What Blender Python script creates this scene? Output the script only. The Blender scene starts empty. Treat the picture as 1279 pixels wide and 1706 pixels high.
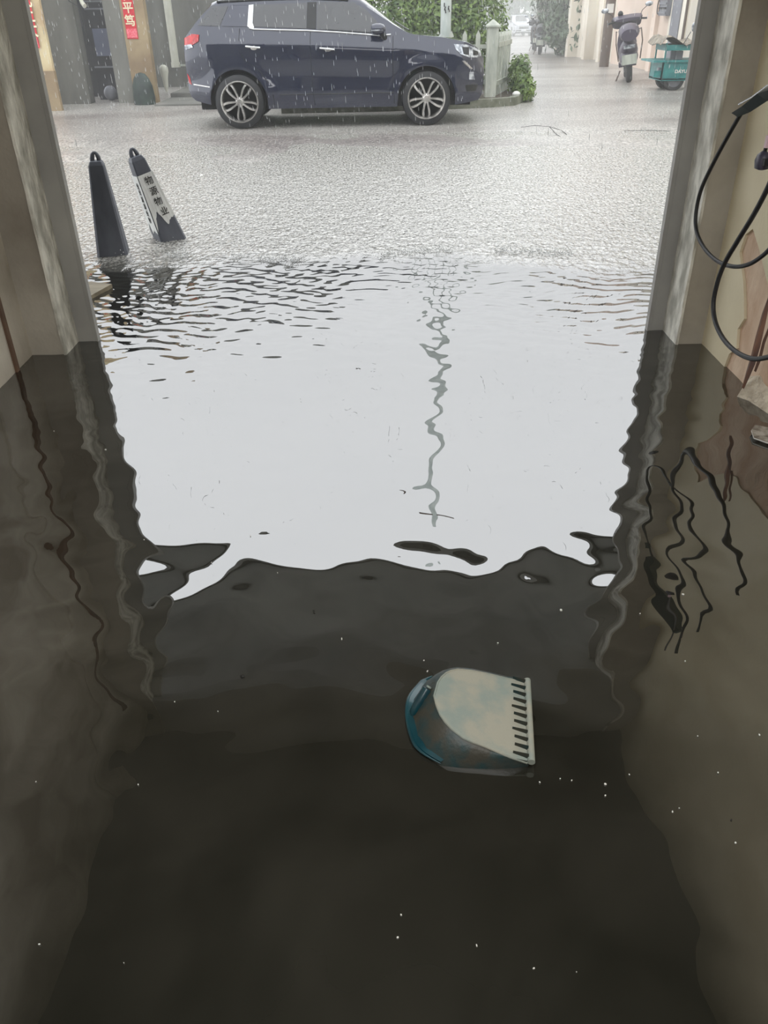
import bpy, math, random
import numpy as np
from mathutils import Vector, Matrix
random.seed(7); np.random.seed(7)
S = bpy.context.scene
C = S.collection
R = math.radians
PI = math.pi

# ------------------------------------------------------------ camera
CAM_H = 1.45
F, PITCH, ROLL = 1335.0, R(32.2), R(-1.12)
fw = Vector((0, math.cos(PITCH), -math.sin(PITCH)))
rt0 = Vector((1, 0, 0)); up0 = rt0.cross(fw)
rt = rt0*math.cos(ROLL) + up0*math.sin(ROLL)
up = -rt0*math.sin(ROLL) + up0*math.cos(ROLL)
cd = bpy.data.cameras.new('camera'); cam = bpy.data.objects.new('camera', cd); C.objects.link(cam)
cd.sensor_fit = 'HORIZONTAL'; cd.sensor_width = 36; cd.lens = 36*F/1279; cd.clip_end = 500; cd.clip_start = .02
M = Matrix((rt, up, -fw)).transposed().to_4x4(); M.translation = (0, 0, CAM_H); cam.matrix_world = M
S.camera = cam

def ray(px, py): return fw*F + rt*(px-639.5) - up*(py-853)
def G(px, py, z=0.0):
    d = ray(px, py); return Vector((0, 0, CAM_H)) + d*((z-CAM_H)/d.z)
def atY(px, py, Y):
    d = ray(px, py); return Vector((0, 0, CAM_H)) + d*(Y/d.y)
def atX(px, py, X):
    d = ray(px, py); return Vector((0, 0, CAM_H)) + d*(X/d.x)

# ------------------------------------------------------------ sky, exposure
SKY = 2.3
w = bpy.data.worlds.new('overcast_sky'); S.world = w; w.use_nodes = True
bg = w.node_tree.nodes['Background']; bg.inputs[0].default_value = (.955, .98, 1, 1); bg.inputs[1].default_value = SKY
S.view_settings.view_transform = 'Standard'; S.view_settings.look = 'None'
S.view_settings.exposure = 0.0; S.view_settings.gamma = 1.0
try: S.view_settings.use_curve_mapping = False
except Exception: pass
S.cycles.use_denoising = True
S.cycles.adaptive_threshold = 0.02
S.cycles.max_bounces = 8; S.cycles.diffuse_bounces = 4; S.cycles.glossy_bounces = 4; S.cycles.volume_bounces = 1
# added fill light under the ceiling, lifts the dark interior; no real lamp
ld = bpy.data.lights.new('interior_fill_light', 'AREA'); lo = bpy.data.objects.new('interior_fill_light', ld); C.objects.link(lo)
ld.shape = 'RECTANGLE'; ld.size = 2.2; ld.size_y = 2.2; ld.energy = 85; ld.color = (1, .99, .97); lo.location = (0, .3, 2.72)

# ------------------------------------------------------------ helpers
def lin(r, g, b): return tuple((c/255)**2.2 for c in (r, g, b)) + (1,)
def mat(name, col, rough=.6, metal=0., col2=None, scale=3., detail=6., bump=0., bscale=40., stretch=(1, 1, 1), spec=.5, lo_=.35, hi_=.65, coat=0., trans=0.):
    m = bpy.data.materials.new(name); m.use_nodes = True
    nt = m.node_tree; b = nt.nodes['Principled BSDF']
    b.inputs['Base Color'].default_value = col; b.inputs['Roughness'].default_value = rough
    b.inputs['Metallic'].default_value = metal; b.inputs['Specular IOR Level'].default_value = spec
    b.inputs['Coat Weight'].default_value = coat; b.inputs['Transmission Weight'].default_value = trans
    tc = nt.nodes.new('ShaderNodeTexCoord'); mp = nt.nodes.new('ShaderNodeMapping'); mp.inputs['Scale'].default_value = stretch
    nt.links.new(tc.outputs['Object'], mp.inputs[0])
    if col2 is None: col2 = tuple(c*.86 for c in col[:3]) + (1,)
    n = nt.nodes.new('ShaderNodeTexNoise'); n.inputs['Scale'].default_value = scale; n.inputs['Detail'].default_value = detail
    nt.links.new(mp.outputs[0], n.inputs['Vector'])
    r = nt.nodes.new('ShaderNodeValToRGB'); r.color_ramp.elements[0].color = col2; r.color_ramp.elements[1].color = col
    r.color_ramp.elements[0].position = lo_; r.color_ramp.elements[1].position = hi_
    nt.links.new(n.outputs[0], r.inputs[0]); nt.links.new(r.outputs[0], b.inputs['Base Color'])
    if bump:
        n2 = nt.nodes.new('ShaderNodeTexNoise'); n2.inputs['Scale'].default_value = bscale; n2.inputs['Detail'].default_value = 5
        nt.links.new(mp.outputs[0], n2.inputs['Vector'])
        bp = nt.nodes.new('ShaderNodeBump'); bp.inputs['Strength'].default_value = bump; bp.inputs['Distance'].default_value = .02
        nt.links.new(n2.outputs[0], bp.inputs['Height']); nt.links.new(bp.outputs[0], b.inputs['Normal'])
    return m

class MB:
    def __init__(s): s.v = []; s.f = []
    def add(s, vs, fs):
        o = len(s.v); s.v += [tuple(v) for v in vs]; s.f += [tuple(i+o for i in f) for f in fs]; return s
    def box(s, c, d, rot=None):
        c = Vector(c); vs = []
        for z in (-.5, .5):
            for x, y in ((-.5, -.5), (.5, -.5), (.5, .5), (-.5, .5)):
                p = Vector((x*d[0], y*d[1], z*d[2]))
                if rot: p = rot @ p
                vs.append(c+p)
        return s.add(vs, [(3, 2, 1, 0), (4, 5, 6, 7), (0, 1, 5, 4), (1, 2, 6, 5), (2, 3, 7, 6), (3, 0, 4, 7)])
    def b2(s, a, b):
        return s.box([(a[i]+b[i])/2 for i in range(3)], [abs(b[i]-a[i]) for i in range(3)])
    def tube(s, pts, r, n=10, cap=True, flat=1.0):
        pts = [Vector(p) for p in pts]; rs = r if isinstance(r, (list, tuple)) else [r]*len(pts)
        vs = []; fs = []; prev = None
        for i, p in enumerate(pts):
            t = (pts[min(i+1, len(pts)-1)] - pts[max(i-1, 0)]).normalized()
            if prev is None:
                a = Vector((0, 0, 1)) if abs(t.z) < .9 else Vector((1, 0, 0)); u = t.cross(a).normalized()
            else:
                u = (prev - t*prev.dot(t)).normalized()
            prev = u; v = t.cross(u)
            for k in range(n):
                a = 2*PI*k/n; vs.append(p + u*math.cos(a)*rs[i] + v*math.sin(a)*rs[i]*flat)
        for i in range(len(pts)-1):
            for k in range(n): fs.append((i*n+k, i*n+(k+1) % n, (i+1)*n+(k+1) % n, (i+1)*n+k))
        if cap: fs.append(tuple(range(n))[::-1]); fs.append(tuple((len(pts)-1)*n+k for k in range(n)))
        return s.add(vs, fs)
    def loft(s, rings, closed=True, cap=True):
        n = len(rings[0]); vs = [p for r_ in rings for p in r_]; fs = []
        for i in range(len(rings)-1):
            for k in range(n if closed else n-1): fs.append((i*n+k, i*n+(k+1) % n, (i+1)*n+(k+1) % n, (i+1)*n+k))
        if cap: fs.append(tuple(range(n))[::-1]); fs.append(tuple((len(rings)-1)*n+k for k in range(n)))
        return s.add(vs, fs)
    def lathe(s, prof, c, axis='Y', n=32, closed=False):
        c = Vector(c); rings = []
        for (r_, h) in prof:
            ring = []
            for k in range(n):
                a = 2*PI*k/n
                if axis == 'Y': ring.append(c+Vector((r_*math.cos(a), h, r_*math.sin(a))))
                elif axis == 'X': ring.append(c+Vector((h, r_*math.cos(a), r_*math.sin(a))))
                else: ring.append(c+Vector((r_*math.cos(a), r_*math.sin(a), h)))
            rings.append(ring)
        if closed: rings.append(rings[0])
        return s.loft(rings, True, not closed)
    def sphere(s, c, r, n=12, m=8):
        if not isinstance(r, (list, tuple)): r = (r, r, r)
        rings = []
        for i in range(m+1):
            t = PI*(i+.001)/(m+.002); rings.append([Vector(c)+Vector((r[0]*math.sin(t)*math.cos(2*PI*k/n), r[1]*math.sin(t)*math.sin(2*PI*k/n), r[2]*math.cos(t))) for k in range(n)])
        return s.loft(rings)
    def prism(s, poly, f0, f1):       # poly 2-D; f0/f1 map (a,b) to front / back points
        a = [f0(*p) for p in poly]; b = [f1(*p) for p in poly]; n = len(poly)
        return s.add(a+b, [tuple(range(n)), tuple(range(2*n-1, n-1, -1))] + [(k, n+k, n+(k+1) % n, (k+1) % n) for k in range(n)])
    def build(s, name, m, parent=None, smooth=35, origin=None):
        me = bpy.data.meshes.new(name); vs = s.v
        if origin is not None: vs = [(v[0]-origin[0], v[1]-origin[1], v[2]-origin[2]) for v in vs]
        me.from_pydata([tuple(v) for v in vs], [], s.f); me.update()
        import bmesh
        bm = bmesh.new(); bm.from_mesh(me); bmesh.ops.recalc_face_normals(bm, faces=bm.faces); bm.to_mesh(me); bm.free()
        me.materials.append(m)
        if smooth:
            for p in me.polygons: p.use_smooth = True
            me.set_sharp_from_angle(angle=R(smooth))
        o = bpy.data.objects.new(name, me); C.objects.link(o)
        if origin is not None: o.location = origin
        if parent: o.parent = parent
        return o

def tag(o, label=None, cat=None, group=None, kind=None):
    if label: o['label'] = label
    if cat: o['category'] = cat
    if group: o['group'] = group
    if kind: o['kind'] = kind
    return o
def empty(name, loc=(0, 0, 0), rz=0):
    o = bpy.data.objects.new(name, None); C.objects.link(o); o.location = loc; o.rotation_euler = (0, 0, rz); o.empty_display_size = .05
    return o
def copy_tree(o, parent=None):
    c = o.copy(); C.objects.link(c)
    if parent: c.parent = parent
    for ch in list(o.children): copy_tree(ch, c)
    return c
def np_mesh(name, V, Fq, m, parent=None, smooth=False):
    me = bpy.data.meshes.new(name); k = Fq.shape[1]
    me.vertices.add(len(V)); me.vertices.foreach_set('co', V.astype(np.float32).ravel())
    me.loops.add(Fq.size); me.loops.foreach_set('vertex_index', Fq.astype(np.int32).ravel())
    me.polygons.add(len(Fq)); me.polygons.foreach_set('loop_start', np.arange(0, Fq.size, k, dtype=np.int32))
    me.update(calc_edges=True); me.validate()
    if smooth: me.polygons.foreach_set('use_smooth', np.ones(len(me.polygons), bool))
    me.materials.append(m)
    o = bpy.data.objects.new(name, me); C.objects.link(o)
    if parent: o.parent = parent
    return o
def text_mesh(name, s, size, m, parent, mw, depth=.001, bold=0.0):
    cu = bpy.data.curves.new(name, 'FONT'); cu.body = s; cu.size = size; cu.align_x = 'CENTER'; cu.align_y = 'CENTER'; cu.extrude = depth; cu.offset = bold
    t = bpy.data.objects.new(name, cu); C.objects.link(t); bpy.context.view_layer.update()
    me = bpy.data.meshes.new_from_object(t.evaluated_get(bpy.context.evaluated_depsgraph_get()))
    bpy.data.objects.remove(t); bpy.data.curves.remove(cu)
    me.materials.clear(); me.materials.append(m); me.transform(mw)
    o = bpy.data.objects.new(name, me); C.objects.link(o)
    if parent: o.parent = parent
    return o
def frame_mat(o, x, y):      # matrix with local X, Y directions and origin
    x = Vector(x).normalized(); y = Vector(y).normalized(); z = x.cross(y)
    m = Matrix((x, y, z)).transposed().to_4x4(); m.translation = o; return m

# ------------------------------------------------------------ materials
m_frame = mat('painted_shutter_guide', lin(172, 171, 166), .5, .1, lin(150, 149, 146), 2.5)
m_reveal = mat('rough_cement_reveal', lin(240, 238, 228), .85, 0, lin(170, 168, 158), 16, bump=.8, bscale=45, stretch=(1, 1, .45))
m_pilaster = mat('stained_grey_cement', lin(184, 178, 166), .8, 0, lin(136, 129, 118), 1.6, bump=.15, bscale=50)
m_wallL = mat('stained_left_plaster', lin(210, 204, 192), .8, 0, lin(154, 146, 133), 1.8, bump=.2, bscale=40)
m_wallR = mat('bare_pink_render', lin(222, 198, 174), .85, 0, lin(192, 160, 134), 6, bump=.5, bscale=45, stretch=(1, 1, .6))
m_plaster = mat('cream_top_coat', lin(226, 216, 188), .75, 0, lin(206, 194, 164), 1.6, bump=.1, bscale=50)
m_dark = mat('dark_room_surface', lin(110, 106, 98), .9, 0, lin(90, 86, 80), 2)
m_aw = mat('grey_awning_underside', lin(176, 176, 174), .8, 0, lin(160, 160, 158), 2)
m_floor = mat('drowned_floor', lin(60, 56, 48), .9)
m_conc = mat('grey_wet_concrete', lin(122, 122, 116), .6, 0, lin(88, 88, 84), 1.6, stretch=(1, 1, .25), bump=.15, bscale=25)
m_cream = mat('cream_column', lin(205, 190, 150), .6, 0, lin(175, 150, 115), 2.2, bump=.1)
m_brown = mat('ochre_tiled_column', lin(158, 140, 108), .45, 0, lin(132, 112, 86), 2.2)
m_red = mat('red_paper', lin(215, 38, 48), .5, 0, lin(190, 26, 50), 12)
m_gold = mat('pale_gold_ink', lin(240, 225, 190), .5)
m_pvc = mat('white_pvc', lin(205, 205, 190), .4)
m_white = mat('white_painted_wood', lin(190, 194, 182), .5, 0, lin(150, 155, 146), 8, stretch=(1, 1, .3))
m_pole = mat('whitewashed_concrete_pole', lin(205, 212, 208), .6, 0, lin(170, 180, 176), 5, stretch=(1, 1, .3))
m_kerb = mat('wet_kerb_stone', lin(128, 130, 116), .35, 0, lin(92, 96, 80), 7, bump=.3, bscale=30)
m_soil = mat('wet_soil', lin(84, 74, 60), .7, 0, lin(52, 46, 38), 14, bump=.8, bscale=20)
m_black = mat('black_rubber', lin(40, 41, 44), .5, 0, None, 20)
m_blkplas = mat('black_plastic', lin(30, 32, 34), .3)
m_paint = mat('navy_car_paint', lin(38, 43, 62), .14, .2, lin(34, 39, 58), 3, coat=1.0, spec=.6)
m_glass = mat('tinted_car_glass', lin(50, 52, 56), .05, 0, lin(46, 48, 52), 3, spec=1.0)
m_chrome = mat('chrome', lin(215, 218, 220), .12, 1.0)
m_alloy = mat('machined_alloy', lin(225, 223, 218), .25, .8, lin(150, 148, 146), 5)
m_well = mat('dark_wheel_well', lin(26, 27, 30), .8)
m_tail = mat('red_lamp_lens', lin(190, 16, 26), .15, 0, lin(150, 10, 20), 20, coat=.5)
m_lamp = mat('clear_lamp_lens', lin(215, 220, 225), .12, .4, lin(90, 95, 105), 16, coat=.6)
m_purple = mat('plum_scooter_plastic', lin(66, 56, 76), .6, 0, lin(54, 46, 64), 6, coat=.3)
m_teal = mat('teal_cart_paint', lin(52, 138, 136), .4, .1, lin(38, 112, 114), 6)
m_seam = mat('door_gap', lin(14, 15, 20), .7)
m_conebk = mat('faded_black_cone_plastic', lin(102, 105, 114), .5, 0, lin(82, 85, 93), 7, stretch=(1, 1, .4))
m_tape = mat('white_vinyl_wrap', lin(238, 239, 236), .45, 0, lin(222, 223, 221), 8)
m_ink = mat('black_ink', lin(22, 22, 24), .6)
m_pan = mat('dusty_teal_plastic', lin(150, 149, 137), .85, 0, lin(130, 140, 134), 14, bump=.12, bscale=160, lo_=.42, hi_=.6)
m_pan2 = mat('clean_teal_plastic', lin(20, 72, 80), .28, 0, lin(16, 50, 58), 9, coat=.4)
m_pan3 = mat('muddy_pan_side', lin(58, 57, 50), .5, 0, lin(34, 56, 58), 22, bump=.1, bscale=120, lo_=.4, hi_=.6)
m_wood = mat('weathered_board', lin(150, 140, 118), .6, 0, lin(110, 100, 82), 10, stretch=(.3, 1, 1))
m_rust = mat('brown_bark_strip', lin(140, 96, 68), .6, 0, lin(78, 52, 42), 12, stretch=(1, 1, .2))
m_rubble = mat('rough_pale_mortar', lin(232, 222, 202), .9, 0, lin(192, 180, 160), 16, bump=1.0, bscale=60)
m_flake = mat('white_foam_flake', lin(225, 225, 220), .6)
m_metalbr = mat('brown_painted_steel', lin(98, 84, 76), .5, .2)
m_grey = mat('grey_louvre', lin(120, 122, 130), .5, .2)
m_alleywall = mat('cream_lime_wash', lin(236, 230, 216), .8, 0, lin(200, 190, 174), 1.2, stretch=(1, .8, .35), bump=.1)
m_pinkwall = mat('pinkish_lime_wash', lin(226, 208, 194), .8, 0, lin(200, 180, 164), 1.2, stretch=(1, .8, .35))
m_whcar = mat('white_car_paint', lin(176, 180, 186), .25, 0, None, 3, coat=.6)

def leaf_mat(name, a, b):
    m = mat(name, a, .45, 0, b, 5, lo_=.3, hi_=.7); return m
m_leaf = leaf_mat('bright_green_leaf', lin(122, 146, 70), lin(50, 78, 42))
m_leafd = leaf_mat('deep_green_leaf', lin(78, 100, 70), lin(46, 64, 48))
m_bark = mat('tree_bark', lin(82, 74, 62), .8)

# ------------------------------------------------------------ water
def ripple(x, y):
    rng = np.random.RandomState(3)
    h = np.zeros_like(x)
    Yc = np.minimum(y, 5.3)
    strong = .19*np.exp(-(5.3-Yc)/.68) * (1/(1+np.exp((y-5.9)*6)))
    side = .07*np.exp(-((x-1.3)**2)/.4)*np.exp(-((y-4.4)**2)/.45) + .08*np.exp(-((x+1.2)**2)/.5)*np.exp(-((y-4.4)**2)/.45)
    strong = strong*.8 + side
    calm = .0125*np.clip(y/2.0, .2, 1.0)*(1+.35*np.sin(1.7*x+.8*y)*np.sin(2.1*y-.9*x))*(1+.5*np.exp(-((y-1.9)/.35)**2))
    # warped domain so crests wander
    wx = x + .05*np.sin(3.1*y+1.3*x) + .035*np.sin(7.3*x-2.*y+1)
    wy = y + .05*np.sin(2.3*x+.7) + .03*np.sin(6.1*x+3.3*y) + .015*np.sin(15*x-4*y)
    for (cx, cy, lam, a) in ((-1.2, 5.35, .105, .55), (1.45, 5.25, .12, .8), (.1, 6.6, .15, .5), (-.4, 5.5, .085, .35), (.7, 5.6, .095, .35)):
        r = np.hypot(wx-cx, wy-cy)
        mod = .65+.35*np.sin(2.1*wx*rng.uniform(.6, 1.6)+rng.uniform(0, 6))*np.sin(1.7*wy+rng.uniform(0, 6))
        h += strong*a*mod*lam/(2*PI)*np.sin(2*PI*r/lam+rng.uniform(0, 6))
    for k in range(22):
        lam = rng.uniform(.12, .40); th = rng.normal(PI/2, .75)
        a = calm*.42
        h += a*lam/(2*PI)*np.sin(2*PI*(wx*math.cos(th)+wy*math.sin(th))/lam+rng.uniform(0, 6.28))
    for k in range(9):
        lam = rng.uniform(.075, .14); th = rng.normal(PI/2, .5) if k % 3 else rng.uniform(-.4, .6)
        h += calm*.30*lam/(2*PI)*np.sin(2*PI*(wx*math.cos(th)+wy*math.sin(th))/lam+rng.uniform(0, 6.28))
    for k in range(8):
        lam = rng.uniform(.05, .1); th = rng.normal(PI/2, .6)
        h += (strong*.22)*lam/(2*PI)*np.sin(2*PI*(wx*math.cos(th)+wy*math.sin(th))/lam+rng.uniform(0, 6.28))
    return h
xs = np.concatenate([np.linspace(-14, -2.6, 12), np.linspace(-2.4, 2.2, 360), np.linspace(2.5, 14, 12)])
ys = np.concatenate([np.linspace(-2.9, .35, 8), np.linspace(.4, 6.2, 560), np.linspace(6.3, 12.5, 60)])
X, Y = np.meshgrid(xs, ys); Z = ripple(X, Y)
fade = 1/(1+np.exp((np.abs(X)-2.45)*30)); Z = Z*fade
V = np.stack([X.ravel(), Y.ravel(), Z.ravel()], 1)
nx, ny = len(xs), len(ys)
i0 = (np.arange(ny-1)[:, None]*nx+np.arange(nx-1)[None]).ravel()
Fq = np.stack([i0, i0+1, i0+nx+1, i0+nx], 1)
fx = V[Fq][:, :, 0].mean(1); fy = V[Fq][:, :, 1].mean(1)
Fq = Fq[(fy > 4.12) | ((fx > -1.80) & (fx < 1.64))]

mw_ = bpy.data.materials.new('murky_flood_water'); mw_.use_nodes = True
nt = mw_.node_tree; N = nt.nodes; L = nt.links; N.clear()
out = N.new('ShaderNodeOutputMaterial')
tc = N.new('ShaderNodeTexCoord'); sep = N.new('ShaderNodeSeparateXYZ'); L.new(tc.outputs['Object'], sep.inputs[0])
def math_(op, a, b=None, c=None, clamp=False):
    n = N.new('ShaderNodeMath'); n.operation = op; n.use_clamp = clamp
    for i, v in enumerate((a, b, c)):
        if v is None: continue
        if isinstance(v, (int, float)): n.inputs[i].default_value = v
        else: L.new(v, n.inputs[i])
    return n.outputs[0]
def noise(scale, detail=3, vec=None, dist=0.):
    n = N.new('ShaderNodeTexNoise'); n.inputs['Scale'].default_value = scale; n.inputs['Detail'].default_value = detail; n.inputs['Distortion'].default_value = dist
    L.new(vec or tc.outputs['Object'], n.inputs['Vector']); return n.outputs[0]
# where falling rain beats the surface: past the drip line of the awning
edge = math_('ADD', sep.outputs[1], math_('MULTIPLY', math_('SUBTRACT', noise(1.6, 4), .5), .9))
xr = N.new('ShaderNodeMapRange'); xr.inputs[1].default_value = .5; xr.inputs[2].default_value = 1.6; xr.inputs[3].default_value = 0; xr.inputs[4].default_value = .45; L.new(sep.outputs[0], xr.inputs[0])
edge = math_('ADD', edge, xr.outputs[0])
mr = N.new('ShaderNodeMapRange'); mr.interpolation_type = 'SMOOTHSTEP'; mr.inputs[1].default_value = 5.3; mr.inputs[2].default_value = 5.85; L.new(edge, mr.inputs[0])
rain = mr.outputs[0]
# drop dimples
mpn = N.new('ShaderNodeMapping'); mpn.inputs['Scale'].default_value = (1, .55, 1); L.new(tc.outputs['Object'], mpn.inputs[0])
n1 = noise(34, 3, mpn.outputs[0], .6); n2 = noise(11, 3, mpn.outputs[0], .4)
hgt = math_('MULTIPLY', math_('ADD', n1, math_('MULTIPLY', n2, .9)), rain)
bump = N.new('ShaderNodeBump'); bump.inputs['Strength'].default_value = .75; bump.inputs['Distance'].default_value = .02; L.new(hgt, bump.inputs['Height'])
# mirror share rises towards grazing view
lw = N.new('ShaderNodeLayerWeight'); lw.inputs['Blend'].default_value = .5; L.new(bump.outputs[0], lw.inputs['Normal'])
cr = N.new('ShaderNodeValToRGB'); e = cr.color_ramp.elements
cr.color_ramp.interpolation = 'EASE'
e[0].position = .05; e[0].color = (.02,)*3+(1,); e[1].position = .95; e[1].color = (.5,)*3+(1,)
for p_, v_ in ((.25, .15), (.41, .275), (.6, .29), (.76, .32)):
    q = e.new(p_); q.color = (v_,)*3+(1,)
L.new(lw.outputs['Facing'], cr.inputs[0])
gl = N.new('ShaderNodeBsdfGlossy'); gl.inputs['Color'].default_value = (1, 1, 1, 1); L.new(bump.outputs[0], gl.inputs['Normal'])
L.new(math_('MULTIPLY', rain, .16), gl.inputs['Roughness'])
df = N.new('ShaderNodeBsdfDiffuse')
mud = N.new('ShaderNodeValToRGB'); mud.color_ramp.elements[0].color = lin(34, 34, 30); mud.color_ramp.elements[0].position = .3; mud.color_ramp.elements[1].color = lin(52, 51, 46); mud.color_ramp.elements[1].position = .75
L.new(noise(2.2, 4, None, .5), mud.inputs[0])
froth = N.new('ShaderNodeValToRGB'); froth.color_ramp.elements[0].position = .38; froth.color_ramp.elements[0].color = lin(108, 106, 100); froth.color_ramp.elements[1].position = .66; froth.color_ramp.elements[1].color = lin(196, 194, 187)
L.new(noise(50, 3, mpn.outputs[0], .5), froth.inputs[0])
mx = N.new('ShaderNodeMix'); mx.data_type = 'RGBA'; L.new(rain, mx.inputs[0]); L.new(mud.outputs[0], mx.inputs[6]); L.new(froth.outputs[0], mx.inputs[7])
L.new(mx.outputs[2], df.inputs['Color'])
ms = N.new('ShaderNodeMixShader'); L.new(cr.outputs[0], ms.inputs[0]); L.new(df.outputs[0], ms.inputs[1]); L.new(gl.outputs[0], ms.inputs[2]); L.new(ms.outputs[0], out.inputs[0])
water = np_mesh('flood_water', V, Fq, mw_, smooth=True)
tag(water, 'murky brown flood water filling the doorway and spreading into the lane', 'water', kind='stuff')

# ------------------------------------------------------------ road
def gz(x, y):
    z = -.06 + .064*min(1, max(0, (y-7.5)/3.2))
    if y > 24: z -= (y-24)*.016
    return z
gx = [-16, -12, -9]+list(np.linspace(-8, 8, 65))+[9, 12, 16, 22]; gy = [4.12, 5, 6, 7, 7.5]+list(np.linspace(7.6, 12, 45))+list(np.linspace(13, 30, 18))+list(np.linspace(33, 120, 20))
mb = MB(); vs = [(x, y, gz(x, y)+(.016*math.sin(1.9*x+2.3*y)*math.sin(1.1*x-1.7*y+1)+.009*math.sin(5.3*x+2*y)*math.sin(4.1*y-x) if 7.6 < y < 12 else 0)) for y in gy for x in gx]; n = len(gx)
mb.add(vs, [(j*n+i, j*n+i+1, (j+1)*n+i+1, (j+1)*n+i) for j in range(len(gy)-1) for i in range(n-1)])
m_road = mat('rain_beaten_road', lin(160, 157, 152), .3, 0, lin(124, 118, 115), .5, bump=.9, bscale=22, stretch=(.5, 1, 1), lo_=.36, hi_=.56)
def speckle(m, sc_, lo_c, hi_c):
    nt = m.node_tree; b = nt.nodes['Principled BSDF']; src = b.inputs['Base Color'].links[0].from_socket
    tc_ = nt.nodes.new('ShaderNodeTexCoord'); mp_ = nt.nodes.new('ShaderNodeMapping'); mp_.inputs['Scale'].default_value = (1, .5, 1); nt.links.new(tc_.outputs['Object'], mp_.inputs[0])
    n_ = nt.nodes.new('ShaderNodeTexNoise'); n_.inputs['Scale'].default_value = sc_; n_.inputs['Detail'].default_value = 2; nt.links.new(mp_.outputs[0], n_.inputs['Vector'])
    r_ = nt.nodes.new('ShaderNodeMapRange'); r_.inputs[1].default_value = .35; r_.inputs[2].default_value = .68; r_.inputs[3].default_value = lo_c; r_.inputs[4].default_value = hi_c; nt.links.new(n_.outputs[0], r_.inputs[0])
    x_ = nt.nodes.new('ShaderNodeVectorMath'); x_.operation = 'SCALE'; nt.links.new(src, x_.inputs[0]); nt.links.new(r_.outputs[0], x_.inputs['Scale']); nt.links.new(x_.outputs[0], b.inputs['Base Color'])
speckle(m_road, 42, .5, 1.6)
road = mb.build('road', m_road, smooth=0); tag(road, kind='structure')
# cracked slab edge in the road on the right
mb = MB()
for pts in ([(868, 212), (890, 209), (915, 211), (935, 217), (944, 224)], [(915, 211), (925, 222), (940, 233)], [(1040, 218), (1075, 217), (1115, 218)]):
    P = [G(*p, .006) for p in pts]
    mb.tube([p+Vector((0, 0, gz(p.x, p.y)-.004)) for p in P], .004, 6, flat=.6)
cr_ = mb.build('road_crack', m_well, smooth=0); tag(cr_, kind='structure')

# ------------------------------------------------------------ room shell
def struct(name, mb, m, sm=0): o = mb.build(name, m, smooth=sm); o['kind'] = 'structure'; return o
XL, XR = -1.75, 1.605
struct('floor', MB().b2((-3, -3.2, -.3), (3, 4.12, -.18)), m_floor)
struct('ceiling', MB().b2((-3, -3.2, 2.8), (3, 4.1, 2.95)), m_dark)
struct('wall_back', MB().b2((-3, -3.2, -.2), (3, -3.0, 2.9)), m_dark)
# left wall: nearer bay stands proud of the far bay by a step
mb = MB(); mb.b2((XL-.25, 3.38, -.2), (XL, 4.1, 2.85)); mb.b2((XL-.25, -3.1, -.2), (XL-.012, 3.38, 2.85)); struct('wall_left', mb, m_wallL)
mb = MB(); mb.b2((XR+.012, -3.1, -.2), (XR+.3, 4.1, 2.85)); struct('wall_right', mb, m_wallR)
# cream top coat left on the right wall, its lower edge broken away
poly = [(-1.0, .30), (-1, 2.8), (3.83, 2.8), (3.83, -.1), (3.66, -.1), (3.58, -.02), (3.52, .0), (3.50, .07), (3.44, .12), (3.47, .2), (3.43, .26), (3.47, .33), (3.52, .40), (3.62, .5), (3.60, .58), (3.54, .62), (3.44, .56), (3.30, .46), (3.16, .40), (2.98, .36), (2.80, .38), (2.6, .33), (2.3, .36), (1.9, .30), (1.4, .34), (.6, .28)]
mb = MB(); mb.prism(poly, lambda a, b: (XR, a, b), lambda a, b: (XR+.02, a, b)); struct('wall_right_top_coat', mb, m_plaster)
# pilasters + reveals + shutter guides
struct('pilaster_left', MB().b2((-1.9, 3.845, -.2), (-1.587, 4.1, 2.85)), m_pilaster)
struct('pilaster_right', MB().b2((1.474, 3.825, -.2), (1.8, 4.1, 2.85)), m_pilaster)
def reveal(name, x0, x1, y0, y1):
    n_ = 60; mb = MB(); a = []; b = []; rr = random.Random(5)
    for k in range(n_+1):
        z = -.2+3.05*k/n_; j = rr.uniform(-.003, .003)
        a.append([(x0, y0+j, z), (x0, y1, z), (x1, y1, z), (x1, y0+j, z)])
    mb.loft(a); return struct(name, mb, m_reveal)
reveal('trim_1', -1.588, -1.575, 3.835, 4.06)
reveal('trim_2', 1.471, 1.484, 3.815, 4.06)
def guide(name, x0, x1, side):
    mb = MB(); mb.b2((x0, 4.03, -.2), (x1, 4.06, 2.6))
    xe = x1 if side < 0 else x0      # edge next to the opening: a thin folded lip
    mb.b2((xe-.003, 4.024, -.2), (xe+.003, 4.062, 2.6)); mb.b2((xe-.02*(1 if side < 0 else -1)-.0015, 4.028, -.2), (xe-.02*(1 if side < 0 else -1)+.0015, 4.032, 2.6))
    return struct(name, mb, m_frame)
guide('door_1_guide_left', -1.72, -1.474, -1); guide('door_1_guide_right', 1.392, 1.6, 1)
mb = MB(); mb.b2((-3, 3.85, 2.35), (3, 4.1, 2.85)); struct('wall_front', mb, m_aw)
mb = MB(); mb.b2((-8, 3.86, -.2), (-1.72, 4.1, 3.0)); mb.b2((1.6, 3.86, -.2), (8, 4.1, 3.0)); mb.b2((-1.8, 3.86, 2.85), (1.7, 4.1, 3.0)); struct('wall_outer', mb, m_conc)
# awning slab that keeps the rain off the threshold
mb = MB(); mb.b2((-4.5, 4.1, 2.60), (4.5, 5.6, 2.74)); mb.b2((-4.5, 5.55, 2.56), (4.5, 5.62, 2.76)); struct('awning', mb, m_aw)
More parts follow.
